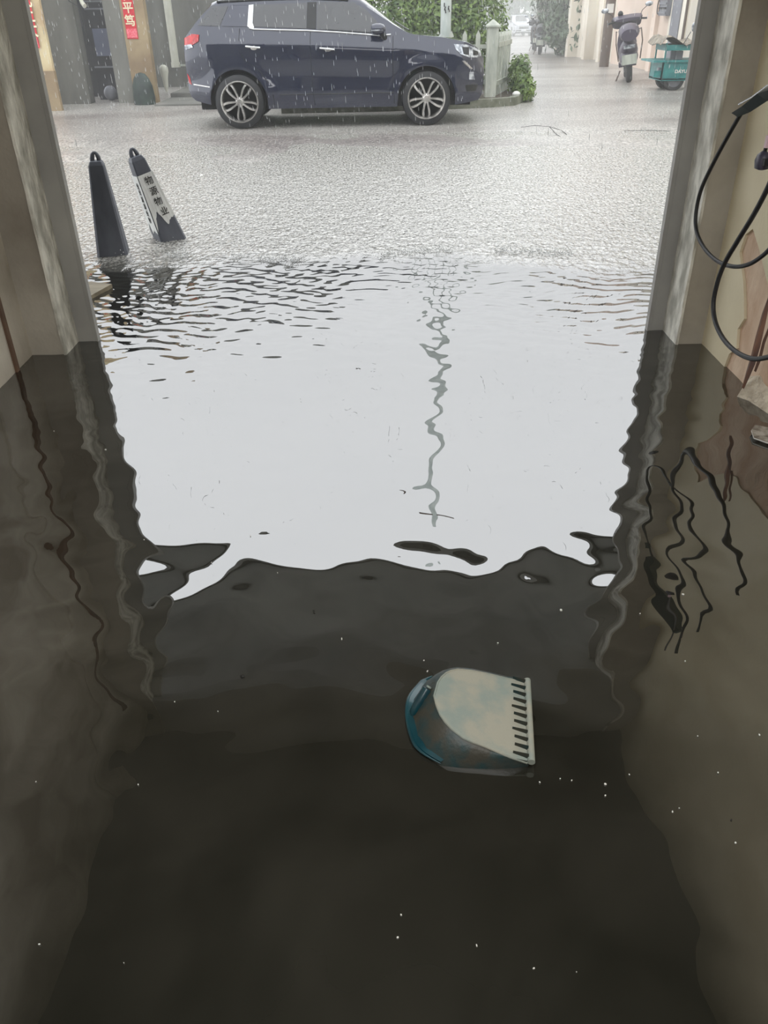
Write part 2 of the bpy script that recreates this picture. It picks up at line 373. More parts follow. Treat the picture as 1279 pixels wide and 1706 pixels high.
# rusted upright strip on left wall
P0 = atX(37, 628, XL+.012); 
mb = MB(); mb.b2((XL-.03, P0.y-.03, -.1), (XL+.012, P0.y, 2.4)); o = mb.build('wall_batten', mat('rust_stained_batten', lin(118, 92, 74), .7, 0, lin(90, 72, 60), 5), origin=(XL, P0.y, 0)); tag(o, 'rust stained upright batten on the left wall', 'batten')

# ------------------------------------------------------------ dustpan
root = empty('dustpan', G(770, 1200)); tag(root, 'dusty teal plastic dustpan floating upside down in the dark water', 'dustpan')
inv = Matrix.Translation(-root.location)
def zt(px): return .078 - .060*max(0, min(1, (px-715)/165))
top = [(723, 1159), (729, 1137), (735, 1128), (743, 1121), (752, 1117), (762, 1115), (785, 1117), (815, 1123), (844, 1130), (875, 1136), (877, 1160), (879, 1185), (881, 1212), (883, 1240), (877, 1271), (846, 1260), (825, 1251), (804, 1242), (787, 1236), (771, 1229), (752, 1214), (741, 1202), (733, 1190), (727, 1175)]
rim = [(700, 1142), (708, 1135), (720, 1128), (735, 1121), (748, 1118), (762, 1118), (785, 1120), (815, 1126), (844, 1133), (877, 1138), (880, 1160), (883, 1185), (886, 1212), (888, 1240), (880, 1274), (850, 1278), (820, 1279), (795, 1279), (768, 1278), (734, 1274), (703, 1254), (688, 1231), (680, 1195), (683, 1165)]
T = [G(a, b, zt(a))-root.location for a, b in top]
B = [G(a, b, .004)-root.location for a, b in rim]
cT = sum(T, Vector())/len(T)
ins = [cT+(p-cT)*.93 + Vector((0, 0, .0015)) for p in T]
mb = MB()
r1 = [p+Vector((0, 0, .0)) for p in T]
mb.loft([r1, ins], cap=False); mb.add(ins+[cT+Vector((0, 0, .002))], [(k, (k+1) % len(ins), len(ins)) for k in range(len(ins))])
lowr = [p-Vector((0, 0, .003)) for p in T]; mb.loft([lowr, r1], cap=False)
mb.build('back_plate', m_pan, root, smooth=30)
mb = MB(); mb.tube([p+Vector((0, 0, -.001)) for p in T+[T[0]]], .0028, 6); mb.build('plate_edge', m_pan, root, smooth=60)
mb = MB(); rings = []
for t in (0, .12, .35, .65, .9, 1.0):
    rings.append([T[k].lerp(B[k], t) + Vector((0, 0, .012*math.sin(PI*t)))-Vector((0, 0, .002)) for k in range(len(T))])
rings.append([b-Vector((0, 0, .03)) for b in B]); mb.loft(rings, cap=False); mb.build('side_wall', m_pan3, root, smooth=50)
# flared rim at the waterline around the handle end
idx = [19, 20, 21, 22, 23, 0, 1, 2]
rp = [B[k] for k in idx]
def smooth_path(P, n):
    out_ = []
    for i in range(len(P)-1):
        a = P[max(i-1, 0)]; b = P[i]; c = P[i+1]; d = P[min(i+2, len(P)-1)]
        for k in range(n):
            t = k/n; out_.append(.5*((2*b)+(c-a)*t+(2*a-5*b+4*c-d)*t*t+(3*b-a-3*c+d)*t**3))
    return out_+[P[-1]]
mb = MB(); sp_ = smooth_path([p+Vector((0, 0, .004)) for p in rp], 4); mb.tube(sp_, [.0075*min(1, (i+1)/7, (len(sp_)-i)/7) for i in range(len(sp_))], 8, flat=.6)
inner = smooth_path([T[k].lerp(B[k], .62)+Vector((0, 0, -.006)) for k in (19, 20, 21, 22, 23, 0, 1)], 4); outer = smooth_path([B[k]+Vector((0, 0, .009)) for k in (19, 20, 21, 22, 23, 0, 1)], 4)
mb.loft([inner, outer], closed=False, cap=False)
mb.build('rim', m_pan2, root, smooth=50)
# handle stub
h0 = G(712, 1148, .062)-root.location; h1 = G(690, 1186, .022)-root.location
mb = MB(); mb.tube([h0+(h0-h1)*.02, h0, h0.lerp(h1, .3), h0.lerp(h1, .7), h1, h1-Vector((0, 0, .02))], [.006, .0125, .0135, .0135, .012, .008], 14); mb.build('handle', m_pan2, root, smooth=50)
mb = MB(); hh = G(713, 1147, .064)-root.location; mb.tube([hh+(h0-h1)*.03, hh+(h0-h1)*.10], .0068, 12); mb.build('handle_tip', m_pan, root)
# front lip roll
l0 = G(878, 1133, .020)-root.location; l1 = G(885, 1270, .020)-root.location
mb = MB(); mb.tube([l0, l0.lerp(l1, .33), l0.lerp(l1, .66), l1], .0085, 12); mb.build('lip', m_pan, root, smooth=50)
for k in range(11):
    t = .045+k*.091; a = l0.lerp(l1, t)+Vector((-.006, 0, .006)); 
    b = a+Vector((-.030-.0045*(k % 3 == 1), .008, .012-.001*t)); mb = MB()
    wv = Vector((.0, .0009, 0))
    vs_ = [a-wv, a+wv, b+wv*.3, b-wv*.3]
    mb.add([v-Vector((0, 0, .014)) for v in vs_]+[a-wv*.6+Vector((0, 0, .008)), a+wv*.6+Vector((0, 0, .008)), b+wv*.1, b-wv*.1], [(3, 2, 1, 0), (4, 5, 6, 7), (0, 1, 5, 4), (1, 2, 6, 5), (2, 3, 7, 6), (3, 0, 4, 7)])
    mb.build('rib', m_pan3, root, smooth=0)

# ------------------------------------------------------------ cones
def cone(px_base, py_base, h, w0, w1, rz, tilt, wrap):
    b = G(px_base, py_base, -.0)
    root = empty('traffic_cone', (b.x, b.y, -.085 if wrap else -.035)); root.rotation_euler = tilt
    rot = Matrix.Rotation(rz, 3, 'Z')
    def sec(z, wd, c=.16):       # square with cut corners
        a = wd/2; q = a*c; P = [(-a+q, -a), (a-q, -a), (a, -a+q), (a, a-q), (a-q, a), (-a+q, a), (-a, a-q), (-a, -a+q)]
        return [rot @ Vector((x, y, z)) for x, y in P]
    mb = MB(); mb.loft([sec(0, w0), sec(h*.5, (w0+w1)/2), sec(h*.93, w1*1.02), sec(h*.965, w1*.8), sec(h*.97, w1*.5)]); mb.build('body', m_conebk, root, smooth=0)
    mb = MB(); top_ = rot @ Vector((0, 0, 1)); 
    loop = [rot @ Vector((.022*math.cos(a), 0, h*.965+.052*math.sin(a))) for a in np.linspace(0, PI, 10)]
    mb.tube(loop, [.016, .015, .014, .012, .010, .010, .012, .014, .015, .016], 8); mb.build('lifting_loop', m_conebk, root)
    mb = MB(); mb.loft([sec(-.02, w0*1.5), sec(0.0, w0*1.5), sec(.005, w0*1.1)]); mb.build('base', m_conebk, root)
    if wrap:
        def fw_(t): return (w0+(w1-w0)*(t/h))
        z1 = h*.80; parts = []
        def pt(face, u, z, off=.004):     # u in -1..1 across face
            a = fw_(z)/2*1.0
            if face == 0: return rot @ Vector((u*a*.86, -a-off, z))
            return rot @ Vector((-a-off, u*a*.86, z))
        lowF = [(-1, .24), (-.75, .37), (-.45, .44), (-.15, .36), (.1, .275), (.45, .325), (1, .34)]
        lowS = [(1, .20), (.6, .34), (.2, .22), (-.2, .26), (-.6, .24), (-1, .23)]
        for face, low, nm in ((0, lowF, 'printed_wrap'), (1, lowS, 'printed_wrap')):
            mb = MB(); nn = 24; ring_a = []; ring_b = []
            for k in range(nn+1):
                u = -1+2*k/nn
                us = sorted(low); zz = np.interp(u, [q[0] for q in us], [q[1] for q in us])*h+.004*math.sin(u*23)
                ring_a.append(pt(face, u*1.14, zz)); ring_b.append(pt(face, u*1.16, z1))
            midr = [ring_a[k].lerp(ring_b[k], .5)+rot @ Vector((0, -.0015*math.sin(k*1.7), 0)) for k in range(nn+1)]
            back = [p + rot @ Vector((0, .003, 0) if face == 0 else (.003, 0, 0)) for p in ring_b]; back2 = [p + rot @ Vector((0, .003, 0) if face == 0 else (.003, 0, 0)) for p in ring_a]
            mb.loft([back2, ring_a, midr, ring_b, back], closed=False, cap=False)
            pw = mb.build(nm, m_tape, root, smooth=40)
            if face == 0:
                for ch, zf in zip('物源物业', (.725, .62, .515, .41)):
                    a = pt(0, .12 if ch != '业' else .3, zf*h, .008); b_ = pt(0, .12, zf*h+.05, .008)
                    c_ = pt(0, .3, zf*h, .008)
                    text_mesh('printed_character', ch, .062, m_ink, pw, frame_mat(a, rot @ Vector((1, 0, 0)), rot @ Vector((0, (w0-w1)/2/h, 1))), .0006, .0003)
            else:
                for zf in (.70, .64, .57, .50, .43, .36):
                    text_mesh('printed_character', '物业源'[int(zf*100) % 3], .045, m_ink, pw, frame_mat(pt(1, -.15, zf*h, .007), rot @ Vector((0, -1, 0)), rot @ Vector(((w0-w1)/2/h, 0, 1))), .0006, .0006)
    return root
c1 = cone(189, 421, .665, .215, .098, R(12), (0, 0, 0), False)
tag(c1, 'plain dark grey traffic cone standing upright in the rain-beaten water', 'traffic cone', 'square traffic cones')
c2 = cone(287, 396, .71, .205, .098, R(33), (R(4), R(-14), 0), True)
tag(c2, 'leaning dark traffic cone wrapped in torn white printed tape', 'traffic cone', 'square traffic cones')

# ------------------------------------------------------------ car builder (local: x forward along length, y = -half width is the near side)
def make_car(paint, label, cat='car', roof_dark=False, name='parked_car'):
    root = empty(name)
    YN = 12.66
    # centre-line top outline (x, z)
    topo = [(-2.66, .80), (-2.655, 1.0), (-2.63, 1.13), (-2.50, 1.26), (-2.36, 1.40), (-2.20, 1.55), (-2.05, 1.60), (-1.5, 1.64), (-.9, 1.65), (-.45, 1.62), (-.2, 1.57), (.0, 1.44), (.25, 1.27), (.44, 1.16), (.53, 1.13), (.95, 1.09), (1.27, 1.03), (1.42, .96), (1.50, .88), (1.53, .76)]
    tx = [p[0] for p in topo]; tz = [p[1] for p in topo]
    bx_ = [-2.66, -2.64, -2.56, -2.3, -1.5, .27, 1.06, 1.46, 1.52, 1.53]; bz_ = [.50, .42, .36, .31, .25, .25, .25, .30, .38, .5]
    belx = [-2.66, -2.4, -1.7, -.9, 0, .3, .53, 1.1, 1.4, 1.53]; belz = [1.10, 1.215, 1.20, 1.175, 1.12, 1.10, 1.085, 1.0, .90, .74]
    wheels = ((-1.925, .345), (.714, .345)); AR = .405
    def zb(x):
        z = np.interp(x, bx_, bz_)
        for (cx, cz) in wheels:
            if abs(x-cx) < AR: z = max(z, cz+math.sqrt(AR**2-(x-cx)**2))
        return float(z)
    def hw(x):
        t = max(0, (abs(x+.56)-1.55)/.56); return .905-.02*max(0, abs(x+.56)-.9) - .21*min(1, t)**2.6
    def zbelt(x): return float(np.interp(x, belx, belz))
    def side(x, z):       # half width at height
        zb_ = zbelt(x); k = hw(x)
        if z <= zb_:
            t = (z-.25)/(zb_-.25)
            k -= .035*max(0, 1-t*4)**1.2; k -= .018*math.exp(-((t-.42)/.14)**2); k -= .05*max(0, (t-.82)/.18)**1.5
            for (cx, cz) in wheels:
                d = math.hypot(x-cx, z-cz)
                if d < .56: k += .022*max(0, 1-abs(d-.42)/.14)
        else:
            k -= .05 + .40*(z-zb_)**1.08
        return k
    xsx = sorted(set([round(v, 4) for v in list(np.linspace(-2.66, 1.53, 120))+[cx+s*AR*math.cos(a) for cx, _ in wheels for s in (-1, 1) for a in np.linspace(0, PI/2, 10)]+[-2.655, -2.63, 1.515, 1.525]]))
    def sect(x):
        ztop = float(np.interp(x, tx, tz)); z0 = zb(x); zbl = min(zbelt(x), ztop-.02)
        pts = []
        for t in np.linspace(0, 1, 14):
            z = z0+(zbl-z0)*t; pts.append((side(x, z), z))
        gh = ztop-zbl
        for t in (.2, .4, .6, .75, .86):
            z = zbl+(gh)*t; pts.append((side(x, z), z))
        ke, ze = pts[-1]
        for s_, dz in ((.94, .93), (.82, .975), (.6, .992), (.3, 1.0), (0, 1.002)):
            pts.append((ke*s_, zbl+gh*dz))
        full = [(-k, z) for k, z in pts]+[(k, z) for k, z in reversed(pts[:-1])]
        return [Vector((x, k, z)) for k, z in full]
    mb = MB(); mb.loft([sect(x) for x in xsx], closed=False, cap=False)
    # front and rear closing faces
    for x, s in ((-2.66, 0), (1.53, 1)):
        r_ = sect(x); n_ = len(r_); mb.add(r_, [(k, k+1, n_-2-k, n_-1-k) for k in range(n_//2-1)])
    body = mb.build('body', paint, root, smooth=40)
    def S_(x, z, off=0.004, sgn=-1): return Vector((x, sgn*(side(x, z)+off), z))
    def panel(nm, poly, m, off=.005, par=None, both=True, thick=.008):
        # triangulate by inset fan with dense edge so it follows the surface
        for sg in ((-1, 1) if both else (-1,)):
            mb = MB(); dense = []
            for i in range(len(poly)):
                a = poly[i]; b = poly[(i+1) % len(poly)]
                for k in range(4): dense.append((a[0]+(b[0]-a[0])*k/4, a[1]+(b[1]-a[1])*k/4))
            cx = sum(p[0] for p in dense)/len(dense); cz = sum(p[1] for p in dense)/len(dense)
            rings = []
            for f_, o_ in ((1.0, -thick), (1.0, off*.6), (.975, off), (.66, off), (.33, off), (.01, off)):
                rings.append([S_(cx+(p[0]-cx)*f_, cz+(p[1]-cz)*f_, o_, sg) for p in dense])
            mb.loft(rings, cap=False); o = mb.build(nm, m, par or root, smooth=30)
        return o
    # windows
    panel('rear_quarter_window', [(-2.41, 1.275), (-2.10, 1.262), (-1.97, 1.49), (-2.19, 1.50)], m_glass)
    panel('pillar_panel', [(-2.07, 1.262), (-1.73, 1.25), (-1.71, 1.5), (-1.94, 1.5)], paint, .007)
    panel('door_window', [(-1.655, 1.25), (-.93, 1.215), (-.905, 1.515), (-1.625, 1.505)], m_glass)
    panel('door_window', [(-.785, 1.205), (-.03, 1.145), (.06, 1.20), (.06, 1.26), (-.12, 1.43), (-.28, 1.51), (-.765, 1.52)], m_glass)
    panel('pillar_trim', [(-.925, 1.22), (-.795, 1.21), (-.775, 1.52), (-.9, 1.52)], m_blkplas, .008)
    panel('chrome_trim', [(-1.725, 1.255), (-1.66, 1.215), (-1.63, 1.24), (-1.655, 1.26), (-1.625, 1.51), (-1.69, 1.505)], m_chrome, .012)
    for sg in (-1, 1):
        mb = MB(); mb.tube([S_(x, z, .008, sg) for x, z in [(-1.70, 1.235), (-1.64, 1.222), (-1.3, 1.208), (-.93, 1.195), (-.5, 1.168), (-.1, 1.135), (.08, 1.12), (.22, 1.13)]], .009, 6); mb.build('chrome_trim', m_chrome, root)
        mb = MB(); mb.tube([S_(x, z, .004, sg) for x, z in [(-2.12, 1.545), (-1.7, 1.555), (-.9, 1.565), (-.35, 1.535)]], .014, 6); mb.build('roof_rail', m_blkplas, root)
        for sx in (-1.845, -.865, .262):
            zt_ = 1.20 if sx < .2 else 1.11
            pts = [(sx-.02*math.sin((z-.28)*3), z) for z in np.linspace(.29, zt_, 14)]
            if sx < -1.8: pts = [(-1.835, 1.23), (-1.85, 1.1), (-1.85, .95), (-1.80, .86), (-1.70, .80), (-1.60, .72), (-1.50, .58), (-1.44, .42), (-1.43, .30)]
            mb = MB(); mb.tube([S_(x, z, -.0015, sg) for x, z in pts], .0045, 5); mb.build('door_seam', m_seam, root)
        mb = MB(); mb.tube([S_(x, .43+.0*x, .001, sg) for x in np.linspace(-1.35, .25, 9)], .006, 5); mb.build('sill_moulding', m_blkplas, root)
        for (a, b) in (((-1.78, 1.025), (-1.55, 1.005)), ((-.77, .99), (-.54, .967))):
            mb = MB(); A = S_(*a, .02, sg); B_ = S_(*b, .02, sg); mb.tube([S_(a[0]+.01, a[1], -.002, sg), A.lerp(B_, .08), A.lerp(B_, .5)+Vector((0, sg*.008, 0)), A.lerp(B_, .92), S_(b[0]-.01, b[1], -.002, sg)], [.008, .014, .015, .014, .008], 8, flat=1.0); mb.build('door_handle', m_chrome, root)
            c_ = ((a[0]+b[0])/2+.01, (a[1]+b[1])/2-.012); mb = MB(); mb.sphere(S_(*c_, -.004, sg), (.05, .012, .028)); mb.build('handle_recess', m_alloy, root)
        # mirror
        c_ = Vector((.05, sg*.985, 1.20)); mb = MB(); rings = []
        for t, r_ in ((-.10, .35), (-.085, .8), (-.03, 1.0), (.03, .98), (.07, .8), (.095, .4)):
            rings.append([c_+Vector((t, .085*r_*math.cos(a), .066*r_*math.sin(a)-.1*t*.3)) for a in np.linspace(0, 2*PI, 17)[:-1]])
        mb.loft(rings); mm = mb.build('side_mirror', paint, root, smooth=50)
        mb = MB(); mb.tube([Vector((.09, sg*.92, 1.17)), Vector((.13, sg*.86, 1.10)), Vector((.14, sg*.80, 1.05))], [.05, .04, .05], 8); mb.build('mirror_stalk', m_blkplas, mm)
        mb = MB(); mb.b2((-.045, sg*1.045, 1.178), (.11, sg*1.068, 1.196)); mb.build('mirror_indicator', m_lamp, mm)
    # lamps
    panel('headlight', [(1.085, 1.0), (1.26, .99), (1.40, .945), (1.475, .91), (1.49, .85), (1.44, .832), (1.30, .838), (1.18, .88), (1.11, .94)], m_lamp, .006)
    panel('headlight_reflector', [(1.20, .965), (1.30, .96), (1.30, .865), (1.22, .88)], m_blkplas, .010)
    panel('headlight_reflector', [(1.36, .93), (1.44, .90), (1.44, .86), (1.36, .86)], m_blkplas, .010)
    panel('fog_lamp', [(1.31, .66), (1.38, .66), (1.38, .62), (1.40, .56), (1.31, .565)], m_lamp, .006)
    panel('bumper_crease', [(1.20, .80), (1.24, .80), (1.36, .70), (1.33, .69)], m_alloy if paint != m_whcar else m_blkplas, .002)
    panel('bumper_vent', [(1.26, .50), (1.45, .50), (1.42, .42), (1.28, .42)], m_blkplas, .004)
    panel('taillight', [(-2.635, 1.13), (-2.5, 1.18), (-2.395, 1.17), (-2.41, 1.09), (-2.50, 1.05), (-2.64, 1.03)], m_tail, .012)
    panel('reversing_light', [(-2.64, 1.045), (-2.52, 1.06), (-2.50, 1.02), (-2.62, .99)], m_lamp, .013)
    panel('rear_reflector', [(-2.655, .70), (-2.62, .66), (-2.60, .56), (-2.64, .58)], m_tail, .006)
    panel('rear_quarter_crease', [(-2.57, .575), (-2.32, .545), (-2.32, .535), (-2.57, .56)], m_alloy if paint != m_whcar else m_blkplas, .002)
    # front: grille, windscreen, bonnet line; rear screen
    def topz(x): return float(np.interp(x, tx, tz))
    def toppanel(nm, x0, x1, k0, k1, m):
        mb = MB(); rows = []
        for x in np.linspace(x0, x1, 8):
            t = (x-x0)/(x1-x0); kk = k0+(k1-k0)*t
            rows.append([Vector((x+ (.006 if x > -1 else -.006), s*kk, topz(x)+.008-.05*(abs(s)**4)*(0.6))) for s in np.linspace(-1, 1, 13)])
        mb.loft(rows, closed=False, cap=False); return mb.build(nm, m, root, smooth=60)
    toppanel('windscreen', -.22, .46, .50, .66, m_glass); toppanel('rear_window', -2.24, -2.44, .52, .60, m_glass)
    mb = MB(); mb.tube([Vector((.48, -.5, 1.17)), Vector((.40, -.1, 1.21)), Vector((.30, .25, 1.27))], .008, 6); mb.build('wiper', m_blkplas, root)
    mb = MB(); mb.b2((1.525, -.42, .60), (1.545, .42, .80)); g_ = mb.build('grille', m_blkplas, root)
    mb = MB(); mb.b2((1.54, -.40, .74), (1.556, .40, .765)); mb.build('grille_bar', m_chrome, g_)
    mb = MB(); mb.b2((1.53, -.23, .44), (1.552, .23, .55)); mb.build('number_plate', m_chrome if paint == m_whcar else m_grey, root)
    mb = MB(); mb.b2((1.525, -.66, .37), (1.542, .66, .41)); mb.build('bumper_strip', m_chrome, root)
    # underbody and wheels
    mb = MB(); mb.b2((-2.5, -.70, .24), (1.35, .70, .78)); mb.build('underbody', m_well, root)
    for (cx, cz) in wheels:
        for sg in (-1, 1):
            c_ = Vector((cx, sg*.77, cz)); o0 = sg
            arc = MB(); rings = []
            for a in np.linspace(-.15, PI+.15, 26): rings.append([c_+Vector((.40*math.cos(a), sg*.10, .40*math.sin(a))), c_+Vector((.40*math.cos(a), -sg*.25, .40*math.sin(a)))])
            arc.loft(rings, closed=False, cap=False); arc.build('wheel_arch_liner', m_well, root, smooth=60)
            tb = MB(); prof = [(.24, -.11), (.30, -.115), (.338, -.095), (.350, -.06), (.350, .06), (.338, .095), (.30, .115), (.262, .118), (.255, .10), (.24, .09)]
            tb.lathe([(r_, h*sg) for r_, h in prof], c_, 'Y', 48, closed=True); wh = tb.build('wheel', m_black, root, smooth=40)
            rb = MB(); rb.lathe([(r_, h*sg) for r_, h in [(.262, .112), (.266, .122), (.252, .124), (.242, .11), (.235, .02), (.235, -.09), (.255, -.1)]], c_, 'Y', 48, closed=True); rb.build('rim', m_alloy, wh, smooth=40)
            bk = MB(); bk.lathe([(.0, -.02*sg), (.236, -.02*sg)], c_, 'Y', 32, closed=True); bk.build('brake_disc', m_well, wh)
            hb = MB(); hb.lathe([(r_, h*sg) for r_, h in [(.0, .10), (.035, .10), (.045, .09), (.06, .085), (.066, .06), (.066, -.02)]], c_, 'Y', 24, closed=False); hb.build('hub_cap', m_alloy, wh, smooth=40)
            for k in range(5):
                ab = PI/2+PI + k*2*PI/5
                sp = MB()
                for d in (-1, 1):
                    pr = []
                    for t, off, wd in ((.04, .012, .022), (.10, .028, .024), (.16, .042, .026), (.21, .045, .024), (.245, .034, .026)):
                        cdir = Vector((math.cos(ab), 0, math.sin(ab))); pd = Vector((-math.sin(ab), 0, math.cos(ab)))
                        ctr = c_+cdir*t+pd*(off*d); yo = sg*(.085+.02*math.sin(PI*t/.26))
                        pr.append([ctr+pd*wd*.5+Vector((0, yo+sg*.0, 0)), ctr-pd*wd*.5+Vector((0, yo, 0)), ctr-pd*wd*.8+Vector((0, yo-sg*.05, 0)), ctr+pd*wd*.8+Vector((0, yo-sg*.05, 0))])
                    sp.loft(pr)
                sp.build('spoke', m_alloy, wh, smooth=30)
    tag(root, label, cat)
    return root
suv = make_car(m_paint, 'dark navy blue family car parked side-on across the flooded lane')
suv.location = (0, 12.66+.905, .006)

# ------------------------------------------------------------ kerb and bed behind the car
KF = [(-1.55, 14.6), (.2, 14.62), (1.2, 14.75), (1.9, 14.9), (2.35, 15.15), (2.55, 15.6), (2.75, 17.2), (3.1, 20)]
mb = MB(); h_ = .13
top_ = [Vector((x, y, .0+h_)) for x, y in KF]
def offs(P, d):
    o_ = []
    for i, p in enumerate(P):
        t = (P[min(i+1, len(P)-1)]-P[max(i-1, 0)]).normalized(); o_.append(p+Vector((-t.y, t.x, 0))*d)
    return o_
inn = offs(top_, .13); dz = Vector((0, 0, -.2))
mb.loft([[a+dz for a in top_], top_, inn, [a+dz for a in inn]], closed=False, cap=False)
kerb = mb.build('kerb', m_kerb, smooth=0); tag(kerb, kind='structure')
mb = MB(); far = [Vector((-1.55, 20.3, .09)), Vector((3.0, 20.3, .09))]
bedp = [p-Vector((0, 0, .03)) for p in offs(top_, .1)] + [far[1], far[0]]
mb.add(bedp, [tuple(range(len(bedp)))]); bed = mb.build('planting_bed', m_soil, smooth=0); tag(bed, kind='structure')

def leaves(name, m, parent, blobs, n, size, seed=1, up_bias=.3, shell=.55):
    rng = np.random.RandomState(seed); tot = sum(b[3]*b[4]*b[5] for b in blobs)**1.0; Vs = []
    for b in blobs:
        k = max(30, int(n*(b[3]*b[4]*b[5])/tot))
        d = rng.normal(size=(k, 3)); d /= np.linalg.norm(d, axis=1)[:, None]; r = rng.uniform(shell, 1.05, k)[:, None]
        # lumpy outline
        lump = 1+.12*np.sin(d[:, :1]*7+seed)+.10*np.sin(d[:, 2:3]*9+d[:, 1:2]*6)
        c = np.array(b[:3])+d*r*lump*np.array(b[3:6])
        nrm = d+rng.normal(scale=.55, size=(k, 3)); nrm[:, 2] += up_bias; nrm /= np.linalg.norm(nrm, axis=1)[:, None]
        a = np.cross(nrm, rng.normal(size=(k, 3))); a /= np.linalg.norm(a, axis=1)[:, None]; bb = np.cross(nrm, a)
        s = size*rng.uniform(.6, 1.3, k)[:, None]
        q = np.stack([c-a*s, c+bb*s*.42+nrm*s*.1, c+a*s, c-bb*s*.42+nrm*s*.1], 1); Vs.append(q.reshape(-1, 3))
    V_ = np.concatenate(Vs); V_[:, 2] = np.maximum(V_[:, 2], blobs[0][6] if len(blobs[0]) > 6 else -5)
    return np_mesh(name, V_, np.arange(len(V_)).reshape(-1, 4), m, parent)
def bush(name, loc, blobs, n, size, m, label, cat, seed, group=None, trunk=None):
    root = empty(name, loc); leaves('foliage', m, root, blobs, n, size, seed)
    mb = MB()
    for b in blobs[:6]:
        mb.tube([Vector((b[0]*.3, b[1]*.3, -.02)), Vector((b[0]*.7, b[1]*.6, b[2]*.5)), Vector((b[0], b[1], b[2]+b[5]*.2))], [.035*(trunk or 1), .025*(trunk or 1), .01], 6)
    mb.build('stems' if not trunk else 'trunk', m_bark, root); tag(root, label, cat, group); return root
z0 = .1
bush('clipped_hedge', (0.7, 18.1, z0), [(-1.4, .2, .95, .8, .8, .95), (-.4, 0, 1.0, .9, .9, 1.1), (.5, .1, 1.05, .9, .9, 1.15), (1.25, .1, .95, .7, .8, 1.05), (.9, -.35, .6, .6, .5, .7), (-.9, -.3, .6, .8, .5, .7)], 30000, .048, m_leaf, 'bright green rounded hedge behind the car and the white pole', 'hedge', 4)
bush('shrub', (-1.9, 18.6, z0), [(0, 0, .9, .8, .7, .9), (.5, -.1, 1.2, .5, .5, .6)], 7000, .05, m_leafd, 'darker green shrub seen above the car windscreen', 'shrub', 9)
bush('shrub', (2.62, 16.2, .02), [(-.02, 0, .30, .15, .5, .36), (.0, -.35, .16, .2, .35, .2), (-.05, .4, .3, .15, .4, .34)], 5000, .035, m_leaf, 'low green shrub spilling onto the road beside the white fence', 'shrub', 11)
# weeds along the kerb below the car
wk = 0
for (px, py) in ((455, 178), (470, 181), (487, 177), (512, 180), (545, 182), (572, 181), (606, 183), (636, 184), (664, 183)):
    p = G(px, py, .1); rr = random.Random(px)
    root = empty('weed', (p.x, 14.82+rr.uniform(0, .2), .095)); mb = MB()
    for k in range(16):
        a = rr.uniform(0, 6.28); ln = rr.uniform(.05, .11); d = Vector((math.cos(a), math.sin(a), 0)); s_ = Vector((-d.y, d.x, 0))*.012
        mb.add([Vector((0, 0, 0)), d*ln*.5+s_+Vector((0, 0, ln*.6)), d*ln+Vector((0, 0, ln*.7)), d*ln*.5-s_+Vector((0, 0, ln*.6))], [(0, 1, 2, 3)])
    me = mb.build('leaf_rosette', m_leaf, root, smooth=0); tag(root, 'small low weed growing along the kerb under the parked car', 'weed', 'weeds along the kerb')

# ------------------------------------------------------------ fence, pole
def picket(p, wdir, h, par, wd=.075, name='picket'):
    n_ = Vector((-wdir.y, wdir.x, 0))*.010; u = wdir*wd/2; mb = MB(); pts = [(-1, 0), (1, 0), (1, h-.07), (0, h), (-1, h-.07)]
    mb.prism(pts, lambda a, b: p+u*a+n_+Vector((0, 0, b)), lambda a, b: p+u*a-n_+Vector((0, 0, b)))
    return mb.build(name, m_white, par, smooth=0)
A = Vector((1.98, 15.65, .08))
fr = empty('picket_fence', A); tag(fr, 'white picket fence run behind the car bonnet, pointed tops showing', 'fence')
d = Vector((-1, .02, 0)).normalized()
for k in range(12): picket(d*(.24+.225*k), d, 1.02, fr)
for z in (.25, .78): mb = MB(); mb.box(d*1.45+Vector((0, .02, z)), (2.9, .03, .06)); mb.build('rail', m_white, fr, smooth=0)
fr2 = empty('picket_fence', A+Vector((.1, .1, 0))); tag(fr2, 'short white picket fence run turning back beside the road, close-set slats', 'fence')
E_ = G(840, 157, .1); d = Vector((E_.x-A.x-.1, E_.y-A.y-.1, 0)); d = Vector((.42, 1.35, 0)); Lf = d.length; d.normalize()
for k in range(9): picket(d*(.10+(Lf-.05)*k/8.5), d, .98, fr2, .055)
for z in (.22, .8):
    mb = MB(); rotm = Matrix.Rotation(math.atan2(d.y, d.x), 3, 'Z'); mb.box(d*Lf/2+Vector((.02, -.01, z)), (Lf, .02, .07), rotm); mb.build('rail', m_white, fr2, smooth=0)
gp = empty('fence_post', A); tag(gp, 'white square fence post with a pyramid cap at the fence corner', 'post')
mb = MB(); mb.b2((-.09, -.09, -.02), (.09, .09, 1.06)); mb.build('shaft', m_white, gp, smooth=0)
mb = MB(); q = [(-.115, -.115), (.115, -.115), (.115, .115), (-.115, .115)]
mb.loft([[Vector((x, y, 1.06)) for x, y in q], [Vector((x, y, 1.085)) for x, y in q], [Vector((x*.08, y*.08, 1.17)) for x, y in q]]); mb.build('cap', m_white, gp, smooth=0)
pp = empty('utility_pole', (1.28, 16.85, .06)); tag(pp, 'white painted utility pole rising behind the car bonnet', 'pole')
mb = MB(); mb.tube([Vector((0, 0, -.05)), Vector((.0, 0, 4)), Vector((.0, 0, 9.9))], [.098, .09, .045], 20); mb.build('shaft', m_pole, pp)
mb = MB()
for (px, py, a) in ((740, 8, 0), (741, 14, .3), (742, 19, -.2), (747, 13, .2), (748, 17, -.3)):
    p = atY(px, py, 16.745)-pp.location; mb.box(p, (.018, .006, .06), Matrix.Rotation(a, 3, 'Y'))
mb.build('painted_mark', m_ink, pp, smooth=0)
